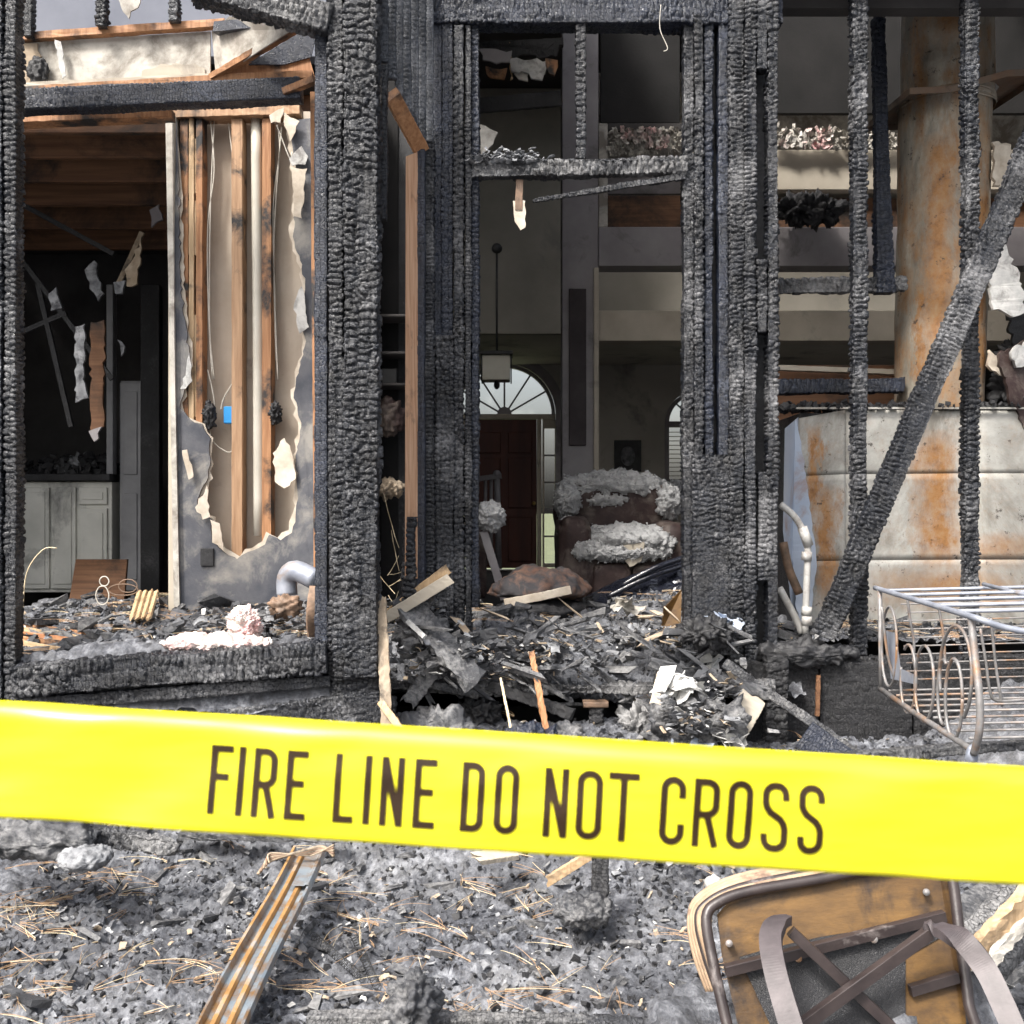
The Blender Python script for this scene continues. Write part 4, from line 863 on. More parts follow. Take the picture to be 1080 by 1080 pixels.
op = thing('orange_board_scrap', 'short orange plywood scrap standing on edge by the right door post', 'board'); sheet3('board', [at(697, 668, 5.4), at(700, 642, 5.4), at(719, 622, 5.45), at(718, 660, 5.4)], PLY, op, th=.02)
nw = thing('stair_railing', 'short pale stair railing with balusters left of the front door', 'railing')
for x in (512, 518, 524): tube('baluster', [at(x, 505, 10.5), at(x, 596, 10.5)], .017, TRIM, nw, 6)
plank('handrail', at(505, 505, 10.5), at(529, 502, 10.5), .05, .06, TRIM, nw); blob('newel_cap', at(524, 500, 10.5), (.04, .04, .04), TRIM, nw, .05, sub=2); tube('newel', [at(524, 502, 10.5), at(526, 600, 10.5)], .03, TRIM, nw, 8)
cc = thing('small_side_chair', 'small chair back covered with grey fluff behind the left door post', 'chair'); blob('fluff', at(517, 545, 6.6), (.09, .1, .09), FLUFF, cc, .22, 3, 5, 21); soft('back', 505, 516, 556, 620, -.9, -.8, LEATH, 7, cc); plank('leg', at(510, 560, 6.6), at(532, 632, 6.6), .05, .05, TRIM, cc)
tb = thing('hall_table', 'grey covered hall table under the arched window', 'table'); cbox('table_top', ax(695, 11), ax(760, 11), 10.8, 11.4, az(530, 11), az(524, 11), TRIM, tb)
for xx in (698, 757): cbox('leg', ax(xx - 2, 11), ax(xx + 2, 11), 10.85, 10.92, .7, az(530.2, 11), TRIM, tb)
kt = thing('table_clutter', 'pale bowls and jugs on the hall table under the window', 'clutter')
for x, s_ in ((702, .07), (712, .10), (722, .08)): blob('bowl', at(x, 517, 11), (s_, s_, s_), FLUFF, kt, .3, 3, 4, x)

# ================================================================== DEBRIS
def scatter(Hf, n, xr, yr, mk):
    for _ in range(n):
        x = random.uniform(*xr); y = random.uniform(*yr); mk(x, y, float(Hf(np.array([x]), np.array([y]))[0]))
def scat(Hf, n, xr, yr):
    xs = np.random.uniform(*xr, n); ys = np.random.uniform(*yr, n); return zip(xs, ys, Hf(xs, ys))
zones = ((H0, (-1.95, 1.95), (2.6, 4.98), 1.0, 'the yard'), (H1, (-.75, 1.2), (5.05, 7.2), .55, 'the doorway floor'), (H2, (-2.5, -.75), (4.75, 6.4), .5, 'the bay floor'), (H3, (1.35, 3.0), (5.3, 5.95), .25, 'the stud wall foot'))
lg = lambda a, b: math.exp(random.uniform(math.log(a), math.log(b)))
for Hf, xr, yr, k, lab in zones:
    h1, h2, h3, h4, h5, h6, h7, h8 = [Heap() for _ in range(8)]
    for x, y, z in scat(Hf, int(9500 * k), xr, yr):
        s_ = lg(.005, .026); h1.chunk((x, y, z + s_ * .2), (s_, s_ * random.uniform(.5, 1), s_ * random.uniform(.3, .8)), .35) if random.random() < .42 else h7.chunk((x, y, z + s_ * .15), (s_ * 1.3, s_ * random.uniform(.5, 1), s_ * random.uniform(.3, .7)), .5)
    for x, y, z in scat(Hf, int((260 if Hf is H0 else 500) * k), xr, yr):
        s_ = lg(.03, .13 if Hf is H0 else .20); h8.chunk((x, y, z + .012), (s_, s_ * random.uniform(.15, .4), s_ * random.uniform(.1, .25)), .45, [random.gauss(0, .25), random.gauss(0, .25), random.uniform(0, 6.3)])
    for x, y, z in scat(Hf, int(1700 * k), xr, yr):
        s_ = lg(.008, .04) * (1 if vn(x * 2, y * 2, 60) > .4 else .6); h2.curl((x, y, z + .004), s_, s_ * random.uniform(.4, 1), [random.gauss(0, .3), random.gauss(0, .3), random.uniform(0, 6.3)])
    for x, y, z in scat(Hf, int(230 * k), xr, yr):
        s_ = lg(.006, .03); h3.curl((x, y, z + .012), s_, s_ * random.uniform(.5, 1), [random.gauss(0, .5), random.gauss(0, .5), random.uniform(0, 6.3)])
    for x, y, z in scat(Hf, int(260 * k), xr, yr):
        s_ = lg(.01, .045); h4.curl((x, y, z + .012), s_, s_ * random.uniform(.3, .7), [random.gauss(0, .4), random.gauss(0, .4), random.uniform(0, 6.3)])
    for x, y, z in scat(Hf, int((760 if Hf is H0 else 420) * k), xr, yr):
        if vn(x * 2.6, y * 2.6, 71) < .45: continue
        a0 = random.uniform(0, 6.28); cl_ = random.choice((2, 3, 3)); L = random.uniform(.08, .22)
        for q_ in range(cl_):
            a = a0 + random.gauss(0, .22); bend = random.gauss(0, .35); pts = []; px, py = x, y; up = random.uniform(.0, .07)
            for t in range(6):
                pts.append((px, py, z + .016 + up * L * math.sin(t / 5 * 3.0) + .004 * q_)); px += math.cos(a + bend * t / 5) * L / 5; py += math.sin(a + bend * t / 5) * L / 5
            (h5 if random.random() < .72 else h6).strand(pts, .0012)
    h7.build('ash_clods', RUB, 'small grey ash clods scattered over ' + lab, 'ash'); h8.build('charred_slivers', CHA, 'flat charred wood slivers scattered over ' + lab, 'charred wood')
    h1.build('charcoal_chunks', CHG, 'black charcoal chunks scattered over ' + lab, 'charcoal'); h2.build('ash_flakes', ASH, 'grey ash flakes scattered over ' + lab, 'ash')
    h3.build('plaster_flakes', WHITE, 'white plaster flakes scattered over ' + lab, 'plaster flakes'); h4.build('wood_splinters', TANF, 'tan splinters scattered over ' + lab, 'splinters')
    h5.build('pine_needles', NEEDLE, 'brown pine needles strewn over ' + lab, 'pine needles'); h6.build('straw_needles', NEEDLEP, 'pale straw needles strewn over ' + lab, 'pine needles')

# floor edge with dark cavities under the doorway, rubble slope in front
FE = thing('floor_edge', 'burnt-through floor edge with black cavities under the doorway rubble', 'floor edge')
hbeam('rim_joist', (405, 722), (560, 728), 12, 5.0, .08, CHA, FE, rh=.03, dep=.012, erode=.04); hbeam('rim_joist', (560, 727), (815, 724), 11, 5.0, .08, CHA, FE, rh=.03, dep=.012, erode=.04)
hbeam('ledger', (430, 716), (505, 733), 9, 4.93, .04, CHA, FE, dep=.006)
vpost('pier', 621, 636, 742, 790, 4.95, .06, CHG, FE); hbeam('pier_cap', (615, 742), (641, 742), 6, 4.95, .08, CABLED, FE, dep=.003, erode=.004)
vpost('joist_end', 690, 712, 690, 760, 4.98, .06, CHA, FE); vpost('joist_end', 806, 830, 690, 790, 5.0, .06, CHG, FE)
vpost('joist_end', 404, 418, 735, 800, 4.85, .06, CHA, FE)
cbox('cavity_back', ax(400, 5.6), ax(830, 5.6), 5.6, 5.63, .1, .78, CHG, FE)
def lump(name, px, py, Y, rad, mat, seed, label, cat='debris heap', amp=.45, fr=2.6):
    return tag(blob(name, at(px, py, Y), rad, mat, None, amp, fr, 5, seed), label, cat, 'charred lumps in the rubble' if cat == 'lump' else 'rubble piles')
lump('rubble_pile', 735, 775, 4.72, (.20, .15, .17), CHA, 31, 'ash-grey rubble pile right of the step under the double posts'); lump('rubble_pile', 455, 775, 4.75, (.20, .15, .10), CHA, 32, 'low rubble pile left of the cavity above the tape')
lump('rubble_pile', 370, 640 + 150, 4.4, (.14, .1, .10), CHA, 33, 'grey rubble clod below the bay corner post')
lump('charred_lump', 560, 783, 4.7, (.13, .1, .07), CHB, 34, 'smooth charred lump in the middle just above the tape', 'lump'); lump('charred_lump', 330, 778, 4.4, (.05, .05, .04), ASH, 35, 'small clod on the siding under the window sill', 'lump')
lump('charred_lump', 445, 665, 5.0, (.11, .12, .08), CHA, 36, 'ashy lump at the foot of the left door post', 'lump'); lump('charred_lump', 745, 668, 5.0, (.12, .1, .07), CHG, 37, 'black crumbled lump at the foot of the right door posts', 'lump')
lump('charred_lump', 845, 690, 5.15, (.25, .1, .06), CHG, 38, 'long black crumbled heap under the leaning beam', 'lump'); lump('charred_lump', 30, 884, 3.95, (.25, .12, .06), CHA, 39, 'grey charred hump at the far left just below the tape', 'lump')
lump('charred_lump', 435, 1062, 3.0, (.07, .08, .09), CHA, 40, 'pale-tipped charred stump at the bottom edge of the photo', 'lump', .3)
lump('charred_lump', 615, 960, 3.8, (.10, .1, .05), CHA, 41, 'low smooth charred lump amid needles below the word NOT', 'lump', .3); lump('charred_lump', 90, 905, 3.8, (.09, .1, .035), ASH, 42, 'pale ash cake at the left below the tape', 'lump', .3)
heaps = [(735, 760, 4.55, 50, 24, 160), (760, 725, 4.85, 26, 20, 90), (470, 690, 4.9, 60, 26, 230), (560, 690, 5.0, 90, 20, 300), (690, 670, 5.3, 60, 14, 120), (440, 640, 5.05, 30, 12, 60), (260, 655, 4.9, 70, 12, 120), (720, 905, 4.3, 60, 10, 50)]
hc, ha, hw_, ht = Heap(), Heap(), Heap(), Heap()
for cx, cy, Y, sx, sy_, n in heaps:
    for k in range(n):
        c = at(random.gauss(cx, sx * .5), random.gauss(cy, sy_ * .5), Y + random.uniform(-.12, .12)); e = [random.gauss(0, .35), random.gauss(0, .35), random.uniform(0, 6.3)]; s_ = lg(.012, .065)
        r = random.random()
        (hc.chunk(c, (s_, s_ * .6, s_ * .3), .4, e) if r < .5 else ha.curl(c, s_, s_ * .6, e) if r < .8 else hw_.curl(c, s_, s_ * .5, e) if r < .88 else ht.curl(c, s_ * 1.2, s_ * .3, e))
hc.build('heaped_charcoal', CHA, 'larger charred chunks heaped along the doorway edge', 'charcoal'); ha.build('heaped_ash', ASH, 'larger grey flakes heaped along the doorway edge', 'ash'); hw_.build('heaped_plaster', WHITE, 'broken white plaster pieces heaped along the doorway edge', 'plaster'); ht.build('heaped_splinters', TANF, 'tan splintered strips heaped along the doorway edge', 'splinters')

def P1(name, a, b, Ya, Yb, w, d, mat, label, cat='board', **k):
    return tag(plank(name, at(*a, Ya), at(*b, Yb), w, d, mat, None, **k), label, cat, {'board': 'broken boards in the rubble', 'splinter': 'splinters standing in the rubble', 'plasterboard': 'plasterboard scraps in the rubble'}.get(cat))
P1('broken_board', (400, 655), (470, 602), 4.95, 4.9, .045, .02, WOODP, 'yellow split board poking up beside the left door post', jag=.04)
P1('broken_board', (410, 650), (472, 612), 4.9, 4.88, .05, .015, TRIML, 'pale grey split board just under the yellow one', jag=.03)
P1('charred_board', (425, 632), (498, 715), 4.95, 4.75, .12, .03, CHA, 'wide ashy board sliding down left of the doorway', front=Vector((0, -.6, 1)), amp=.02, jag=.06)
P1('broken_board', (402, 640), (408, 765), 4.6, 4.5, .045, .03, TANF, 'bark-brown splintered strip hanging below the bay corner post', jag=.06, twist=.25, amp=.007)
P1('splinter', (561, 690), (576, 770), 4.85, 4.75, .025, .02, WOODX, 'upright orange splinter standing before the black cavity', 'splinter', amp=.006, twist=.3, jag=.03)
P1('splinter', (528, 715), (540, 775), 4.8, 4.7, .010, .01, NEEDLEP, 'thin pale twig before the cavity left of the orange splinter', 'splinter')
P1('splinter', (405, 745), (438, 790), 4.5, 4.4, .03, .012, WOODP, 'short pointed tan splinter just above the tape at left', 'splinter', jag=.05)
P1('plaster_board', (795, 735), (775, 770), 4.8, 4.75, .12, .012, TRIML, 'pale slab of plasterboard leaning at the right of the step', 'plasterboard', jag=.03)
P1('plaster_board', (700, 712), (692, 745), 4.85, 4.8, .06, .012, PAPER, 'small cream board scrap above the pier', 'plasterboard', jag=.02)
P1('plaster_board', (430, 655), (448, 672), 4.8, 4.75, .02, .02, WHITE, 'tiny white block left of the doorway heap', 'plasterboard')
for i, (px, py, s1, s2, lb) in enumerate(((765, 783, .13, .10, 'cream torn sheet on the heap just above the tape'), (735, 790, .12, .08, 'bluish white crumpled sheet on the heap above the tape'), (715, 722, .16, .07, 'white folded paper scraps on the heap under the double posts'), (762, 655, .10, .06, 'pale grey shard leaning on the foot of the right posts'), (660, 640, .14, .05, 'light plaster shard between cushion and black plastic'), (750, 700, .1, .04, 'long white flake right of the heap'))):
    h_ = Heap()
    for k in range(9): h_.curl(at(px + random.gauss(0, 8), py + random.gauss(0, 4), (4.6 if py > 710 else 5.1 if py > 645 else 5.6) + random.uniform(-.05, .05)), s1 * random.uniform(.5, 1), s2 * random.uniform(.6, 1.2), [random.gauss(.7, .5), random.gauss(0, .4), random.uniform(0, 6)])
    h_.build('crumpled_sheet', (WHITE, BXb, WHITE, BXb, DRYW, WHITE)[i], lb, 'scrap', kind=None)
random.seed(21)
bd = Heap()
for k in range(85):
    c = at(random.uniform(410, 800), random.uniform(655, 745), random.uniform(4.8, 5.1)); s_ = lg(.05, .26); bd.chunk(c, (s_, s_ * random.uniform(.08, .2), s_ * random.uniform(.05, .1)), .4, [random.gauss(0, .4), random.gauss(.15, .45), random.gauss(0, .7)])
bd.build('burnt_lath_pieces', CHA, 'ashy burnt lath pieces tumbled down the doorway edge', 'burnt wood')
bd = Heap()
for k in range(22):
    c = at(random.choice([random.uniform(480, 620), random.uniform(620, 720)]), random.uniform(640, 700), random.uniform(5.0, 5.3)); s_ = lg(.04, .20); bd.chunk(c, (s_, s_ * random.uniform(.1, .3), .006), .5, [random.gauss(0, .4), random.gauss(.1, .3), random.gauss(0, .6)])
bd.build('tan_lath_pieces', TANF, 'tan split lath pieces lying over the doorway rubble', 'burnt wood')
lump('rubble_pile', 585, 778, 4.85, (.16, .1, .06), CHA, 51, 'low ash mound before the middle of the black cavity'); lump('rubble_pile', 505, 752, 5.02, (.10, .08, .07), CHG, 52, 'black clod hanging in the left part of the cavity'); lump('rubble_pile', 672, 765, 4.95, (.08, .08, .08), CHA, 53, 'grey clod beside the pier in the cavity')
P1('charred_board', (520, 724), (600, 752), 4.95, 4.85, .05, .02, CHG, 'black board end slanting across the cavity', jag=.05, amp=.01)
P1('charred_board', (430, 742), (462, 700), 4.85, 4.9, .07, .03, CHA, 'ashy board propped against the left edge of the cavity', jag=.05, amp=.01)
P1('charred_board', (690, 700), (805, 730), 4.9, 4.8, .05, .03, CHA, 'long grey board lying over the right heap', jag=.05, amp=.012)
P1('charred_board', (425, 690), (520, 668), 4.95, 5.0, .05, .02, CHA, 'grey lath lying across the left doorway rubble', jag=.04, amp=.01)
sk = char_beam('fallen_batten', at(765, 700, 4.95), at(912, 800, 4.5), .045, .04, CHA, None, rh=.03, dep=.006, erode=.012); tag(sk, 'thin charred batten sloping down before the right sheathing', 'batten')
sk = char_beam('fallen_beam', at(840, 803, 4.35), at(1120, 782, 4.5), .045, .06, CHA, None, rh=.03, dep=.008, erode=.014); tag(sk, 'ashy beam lying under the wire bench at the right', 'beam')
sk = char_beam('fallen_beam', at(850, 775, 4.6), at(905, 815, 4.4), .13, .04, CHB, None, rh=.05, dep=.003, erode=.006); tag(sk, 'blue-black board end just above the tape at the right', 'board')
sk = char_beam('charred_log', at(-40, 862, 4.15), at(188, 893, 4.0), .075, .07, CHA, None, rh=.03, cw=.05, dep=.012, erode=.04, rag=.1); tag(sk, 'cracked charred log at the left under the tape', 'log')
sk = char_beam('charred_log', at(325, 1075, 3.08), at(770, 1086, 3.02), .05, .06, CHA, None, rh=.05, cw=.025, dep=.007, erode=.010); tag(sk, 'grey cracked timber along the bottom edge of the photo', 'timber')
sk = char_beam('upright_stub', at(632, 960, 3.9), at(634, 900, 4.0), .06, .05, CHG, None, rh=.04, dep=.008); tag(sk, 'short upright charred stub below the tape at mid picture', 'stub')
P1('broken_board', (580, 928), (625, 900), 4.1, 4.1, .035, .02, WOODP, 'pale split board tip poking out under the tape at mid picture', jag=.03)
P1('broken_board', (505, 905), (540, 900), 4.2, 4.3, .07, .02, TRIML, 'short light grey board lying under the tape at mid picture', jag=.04, front=Vector((0, -.3, 1)))
P1('broken_board', (190, 880), (360, 883), 4.5, 4.45, .03, .05, CHA, 'thin burnt lath under the tape at the left', amp=.012)
# sill and bay objects
pi = tag(blob('pink_insulation_lump', at(228, 679, 4.66), (.24, .09, .04), PINK, None, .4, 3.2, 6, 3), 'pink and white insulation lump draped on the burnt window sill', 'insulation')
pi = tag(blob('insulation_peak', at(258, 660, 4.75), (.07, .06, .085), PINK, None, .32, 2.2, 6, 9), 'orange-tinged insulation tuft standing on the sill lump', 'insulation')
hb = thing('bundle_of_laths', 'short orange slatted scrap lying on the bay floor', 'scrap')
for k in range(4): plank('lath', at(139 + k * 6, 652, 5.2), at(147 + k * 6, 624, 5.5), .022, .012, WOODP, hb, jag=.02)
tg = thing('wire_tangle', 'tangle of burnt copper wires sprawled over the bay floor', 'wires')
for k in range(26):
    x0 = random.uniform(22, 150); y0 = random.uniform(645, 690); L = random.uniform(30, 110); Yq = 5.9 - (y0 - 640) / 50 * 1.1
    tube('wire', [at(x0 + L * t, y0 + random.gauss(0, 2.5) + t * random.uniform(-2, 10), Yq - .03 * t) for t in (0, .33, .66, 1)], random.choice((.0025, .004, .006)), random.choice((CABLED, COPP, NEEDLEP)), tg, 5, sub=5)
tube('wire', [at(24, 650, 5.3), at(28, 605, 5.3), at(45, 580, 5.3), at(60, 578, 5.3)], .003, NEEDLEP, tg, 5, sub=6)
for (cx, cy, rx, ry) in ((110, 613, 5, 5), (108, 628, 7, 10), (130, 622, 16, 6), (135, 618, 10, 7)): tube('wire', [at(cx + rx * math.cos(t), cy + ry * math.sin(t), 5.35) for t in (0, 1.05, 2.1, 3.14, 4.2, 5.2)], .003, CABLE if cx < 120 else CABLED, tg, 5, closed=True, sub=4)
for k in range(5): w_ = plank('strip', at(22, 658 + k * 5, 5.2 - k * .07), at(random.uniform(90, 150), 672 + k * 5, 5.1 - k * .08), .02, .006, (WOODX, WOODP, COPP)[k % 3], tg)
dk = thing('metal_duct_elbow', 'dented galvanised duct elbow at the right end of the bay', 'duct')
tube('elbow', [at(303, 628, 5.0), at(303, 610, 5.0), at(312, 602, 4.97), at(334, 612, 4.93)], .048, STEELB, dk, 16, sub=4, rr=None); blob('mouth', at(300, 640, 4.9), (.07, .06, .05), CABLED, dk, .4, 2.5, 4, 7)
P1('curved_strip', (333, 618), (330, 672), 4.72, 4.70, .05, .012, CABLED, 'curled rusty strip leaning on the bay corner post', 'strip', twist=.8, bend=.05)
hb2 = Heap()
for k in range(22):
    a = random.uniform(0, 6.28); c = at(random.choice([random.uniform(405, 428), random.uniform(420, 450), random.uniform(408, 440)]), random.uniform(570, 700), random.uniform(4.95, 5.2)); L = random.uniform(.05, .2)
    hb2.strand([c + Vector((math.cos(a) * L * t, random.uniform(-.01, .01), math.sin(a) * L * t + .3 * L * t * t)) for t in (0, .25, .5, .75, 1)], .0016)
hb2.build('hanging_twigs', NEEDLEP, 'fine straw and wire ends caught around the doorway heap', 'straw')

# ================================================================== galvanised rail in the foreground
RL = thing('galvanised_rail', 'rust-streaked galvanised metal track lying across the ashes toward the viewer', 'metal track')
RM = simple('rail_zinc', (.17, .21, .25), (.34, .38, .41), 5, .4, .1, metallic=.35, soot=(.22, .13, .06), sootp=.50, sootscale=7)
RR = simple('rail_rust', (.22, .11, .035), (.38, .23, .09), 9, .7, .3, soot=(.25, .25, .25), sootp=.56, sootscale=9)
ra = Vector((ax(226, 2.86), 2.86, .10)); rb = Vector((ax(327, 4.1), 4.1, .22)); Ld = (rb - ra).normalized(); Sd = Ld.cross(Vector((0, 0, 1))).normalized(); Ud = Sd.cross(Ld)
def strip(name, prof, mat, l0=0., l1=1.):
    vs, fs = [], []; n = 30; m = len(prof)
    for i in range(n + 1):
        t = l0 + (l1 - l0) * i / n; c = ra + (rb - ra) * t + Ud * .01 * math.sin(t * 6)
        for (x, z) in prof: vs.append(c + Sd * x * (1 - .06 * t) + Ud * z)
        for (x, z) in prof: vs.append(c + Sd * x * (1 - .06 * t) + Ud * (z - .002))
    for i in range(n):
        for k in range(m - 1):
            b0 = i * 2 * m; b1 = b0 + 2 * m; fs.append((b0 + k, b1 + k, b1 + k + 1, b0 + k + 1)); fs.append((b0 + m + k, b0 + m + k + 1, b1 + m + k + 1, b1 + m + k))
        fs.append((i * 2 * m, i * 2 * m + m, i * 2 * m + 3 * m, i * 2 * m + 2 * m)); fs.append((i * 2 * m + m - 1, i * 2 * m + 3 * m - 1, i * 2 * m + 4 * m - 1, i * 2 * m + 2 * m - 1))
    for b0 in (0, n * 2 * m):
        for k in range(m - 1): fs.append((b0 + k, b0 + k + 1, b0 + m + k + 1, b0 + m + k))
    return mobj(name, vs, fs, mat, RL)
strip('track', [(-.068, .002), (-.066, .024), (-.058, .026), (-.052, .006), (-.036, .004), (-.030, .013), (-.020, .013), (-.014, .004), (.008, .004), (.014, .013), (.024, .013), (.030, .004), (.048, .006), (.056, .026), (.064, .024), (.066, .002)], RM)
strip('rusty_rib', [(-.037, .007), (-.031, .017), (-.019, .017), (-.013, .007)], RR); strip('rusty_rib', [(.007, .007), (.013, .017), (.025, .017), (.031, .007)], RR); strip('rusty_rib', [(-.070, .012), (-.066, .029), (-.056, .030)], RR, .3, 1)
strip('overlapping_track', [(-.004, .020), (.0, .028), (.046, .028), (.052, .032), (.062, .032), (.068, .022)], RM, .74, 1.0)
cw_ = thing('coiled_wires', 'rusty wires curled over the far end of the galvanised track', 'wires')
for k in range(5): tube('wire', [at(272 + k * 3, 922 - k * 3, 3.9), at(285, 908 - k * 2, 3.95), at(318, 898 + k, 3.95), at(340 - k * 2, 893 + k * 2, 3.95), at(352, 903 - k * 3, 3.9)], .006 - k * .0006, CABLED if k % 2 else TANF, cw_, 6, sub=5)
sp = thing('coil_spring', 'thin grey coil spring half buried right of the metal track', 'spring')
for (a, b_) in (((330, 945), (385, 1010)), ((372, 1012), (398, 1062))):
    pa, pb = at(*a, 3.75), at(*b_, 3.35); n = 160
    pa.z = float(H0(np.array([pa.x]), np.array([pa.y]))[0]) + .03; pb.z = float(H0(np.array([pb.x]), np.array([pb.y]))[0]) + .03
    dv_ = (pb - pa); e1 = dv_.cross(Vector((0, 0, 1))).normalized(); e2 = Vector((0, 0, 1))
    tube('coil', [pa + dv_ * (i / n) + e1 * .013 * math.cos(i * .85) + e2 * .013 * math.sin(i * .85) for i in range(n + 1)], .0013, DKMET, sp, 4)

# ================================================================== FOLDING CHAIR, bottom right
FC = thing('overturned_folding_chair', 'overturned brown folding chair with padded seat and X-shaped brace', 'chair')
YC = 2.75
def cp(px, py, dy=0): return at(px, py, YC + dy + (1000 - py) * .0010)
inner = [(757, 968), (768, 956), (795, 947), (860, 934), (930, 922), (990, 915), (1000, 930), (1010, 990), (1018, 1060), (1022, 1130), (800, 1150), (778, 1080), (762, 1010)]
sheet3('seat_board', [cp(*p) for p in inner], PLY, FC, th=.012, off=Vector((0, 1, .3)))
tube('seat_frame', [cp(*p, -.02) for p in [(745, 968), (757, 952), (790, 940), (860, 928), (930, 914), (992, 906), (1004, 925), (1012, 985), (1022, 1060), (1026, 1140), (790, 1160), (768, 1085), (751, 1010)]], .014, CFR, FC, 10, closed=True, sub=4)
for k in range(5):
    tube('padding_layer', [cp(*p, .02 + k * .013) for p in [(760 - k * 3, 1045), (748 - k * 3.5, 1010 - k), (739 - k * 2.6, 975 - k), (745 - k * 2, 957 - k * 2.4), (780 - k * 1, 939 - k * 3.2), (860, 922 - k * 3.2), (930, 908 - k * 3.2)]], .0105, VINYL if k != 1 else CFR, FC, 8, sub=5)
def bar(name, a, b, w, d, mat, dy0=0, dy1=0): return plank(name, cp(*a, dy0), cp(*b, dy1), w, d, mat, FC, n=4, amp=.0005)
bar('cross_rail', (765, 1024), (996, 966), .026, .022, CFR, -.03, -.03); bar('cross_rail', (960, 1045), (1010, 1030), .026, .02, CFR, -.02, -.02)
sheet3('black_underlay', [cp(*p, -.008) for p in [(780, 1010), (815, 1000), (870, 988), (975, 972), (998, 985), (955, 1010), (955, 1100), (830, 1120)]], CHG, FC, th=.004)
bar('brace', (834, 982), (948, 1090), .026, .022, CFR, -.10, -.03); bar('brace', (980, 984), (835, 1090), .028, .024, CFR, -.12, -.06)
def leg(pts, wpx):
    P = [cp(*p[:2], p[2]) for p in pts]; n = len(P); return tube('leg', P, .01, CLEG, FC, 10, sub=6, rr=None)
def flatleg(pts):
    P = [cp(*p[:2], p[2]) for p in pts]; out = []
    for i in range(len(P) - 1):
        p0 = P[max(i - 1, 0)]; p1 = P[i]; p2 = P[i + 1]; p3 = P[min(i + 2, len(P) - 1)]
        for k in range(14):
            t = k / 14; out.append(.5 * ((2 * p1) + (p2 - p0) * t + (2 * p0 - 5 * p1 + 4 * p2 - p3) * t * t + (3 * p1 - p0 - 3 * p2 + p3) * t ** 3))
    out.append(P[-1]); vs, fs = [], []
    for i, p in enumerate(out):
        T = (out[min(i + 1, len(out) - 1)] - out[max(i - 1, 0)]).normalized(); S_ = Vector((.82, -.57, 0)); S_ = (S_ - T * S_.dot(T)).normalized(); B = T.cross(S_); k = min(1, .35 + i * .035)
        for (u_, v_) in ((-1, -1), (-1, 1), (1, 1), (1, -1)): vs.append(p + S_ * .026 * k * u_ + B * .011 * v_)
    n = len(out)
    for i in range(n - 1):
        for k in range(4): fs.append((i * 4 + k, i * 4 + (k + 1) % 4, i * 4 + 4 + (k + 1) % 4, i * 4 + 4 + k))
    fs += [(3, 2, 1, 0), tuple((n - 1) * 4 + k for k in range(4))]
    return mobj('leg', vs, fs, CLEG, FC)
flatleg([(832, 970, -.10), (820, 974, -.13), (813, 990, -.16), (817, 1020, -.2), (831, 1070, -.24), (850, 1130, -.28), (870, 1200, -.3)])
flatleg([(975, 978, -.12), (990, 980, -.14), (1015, 992, -.18), (1038, 1020, -.2), (1056, 1055, -.22), (1080, 1110, -.24), (1110, 1180, -.25)])
for p in ((977, 941), (769, 995), (922, 991), (842, 1011)):
    tube('rivet', [cp(*p, -.012), cp(*p, -.035)], .009, STEEL, FC, 10)
sup = tag(blob('ash_mound', (.86, 2.85, .0), (.55, .4, .24), RUB, None, .3, 2, 6, 5), 'ash mound that the overturned chair lies on', 'mound')
lg_ = thing('splintered_log', 'split log with blue-grey ashy end and pale torn wood at the lower right', 'log')
char_beam('log', at(1150, 885, 3.25), at(988, 1058, 2.98), .15, .12, CHA, lg_, rh=.05, cw=.02, dep=.008, erode=.03, rag=.16, front=Vector((0, -.6, 1)))
plank('torn_wood', at(1130, 895, 3.1), at(1022, 1010, 2.9), .055, .03, WOODP, lg_, jag=.08, amp=.012, twist=.4); plank('torn_wood', at(1120, 925, 3.1), at(1040, 1020, 2.88), .03, .02, DRYW, lg_, jag=.08, amp=.01)
bt = P1('grey_board', (1000, 975), (1060, 935), 3.2, 3.5, .10, .03, CHA, 'blue-grey board under the tape right of the chair', front=Vector((0, -.5, 1)))
wl = tag(blob('white_pebble', at(752, 932, 3.6), (.03, .03, .025), WHITE, None, .3, 2, 3, 5), 'white lump beside the top left corner of the chair', 'lump')

# ================================================================== WIRE BENCH, right
WB = thing('wire_bench', 'burnt wire garden bench with scrolled end lying on its back', 'bench')
Y1, Y2 = 4.7, 3.53
def ep(px, py):      # a point in the scrolled end plane
    t = (px - 928) / (1029 - 928); a = 1 / Y1 + (1 / Y2 - 1 / Y1) * t; return at(px, py, 1 / a)
tube('top_rail', [ep(923, 620), ep(960, 631), ep(1000, 643), ep(1030, 652)] + [at(1060, 662, 3.50), at(1110, 670, 3.48), at(1200, 680, 3.46)], .011, STEELB, WB, 8, sub=5)
tube('end_post', [ep(1024, 650), ep(1028, 690), ep(1033, 735), ep(1033, 770), ep(1027, 795)], .013, STEEL, WB, 8, sub=5); tube('end_post', [ep(928, 622), ep(929, 690), ep(929, 727)], .010, STEEL, WB, 8)
tube('bottom_rail', [ep(928, 726), ep(965, 752), ep(1022, 789), ep(1027, 795)], .011, STEEL, WB, 8)
blob('foot', ep(1025, 797), (.02, .02, .035), STEELB, WB, .2, 2, 3, 1)
def loop(cx, cy, rx, ry, r=.006, a0=0, a1=360):
    pts = [ep(cx + rx * math.cos(math.radians(a0 + (a1 - a0) * k / 16)), cy - ry * math.sin(math.radians(a0 + (a1 - a0) * k / 16))) for k in range(17)]
    return tube('scroll', pts, r, STEEL, WB, 6, sub=3)
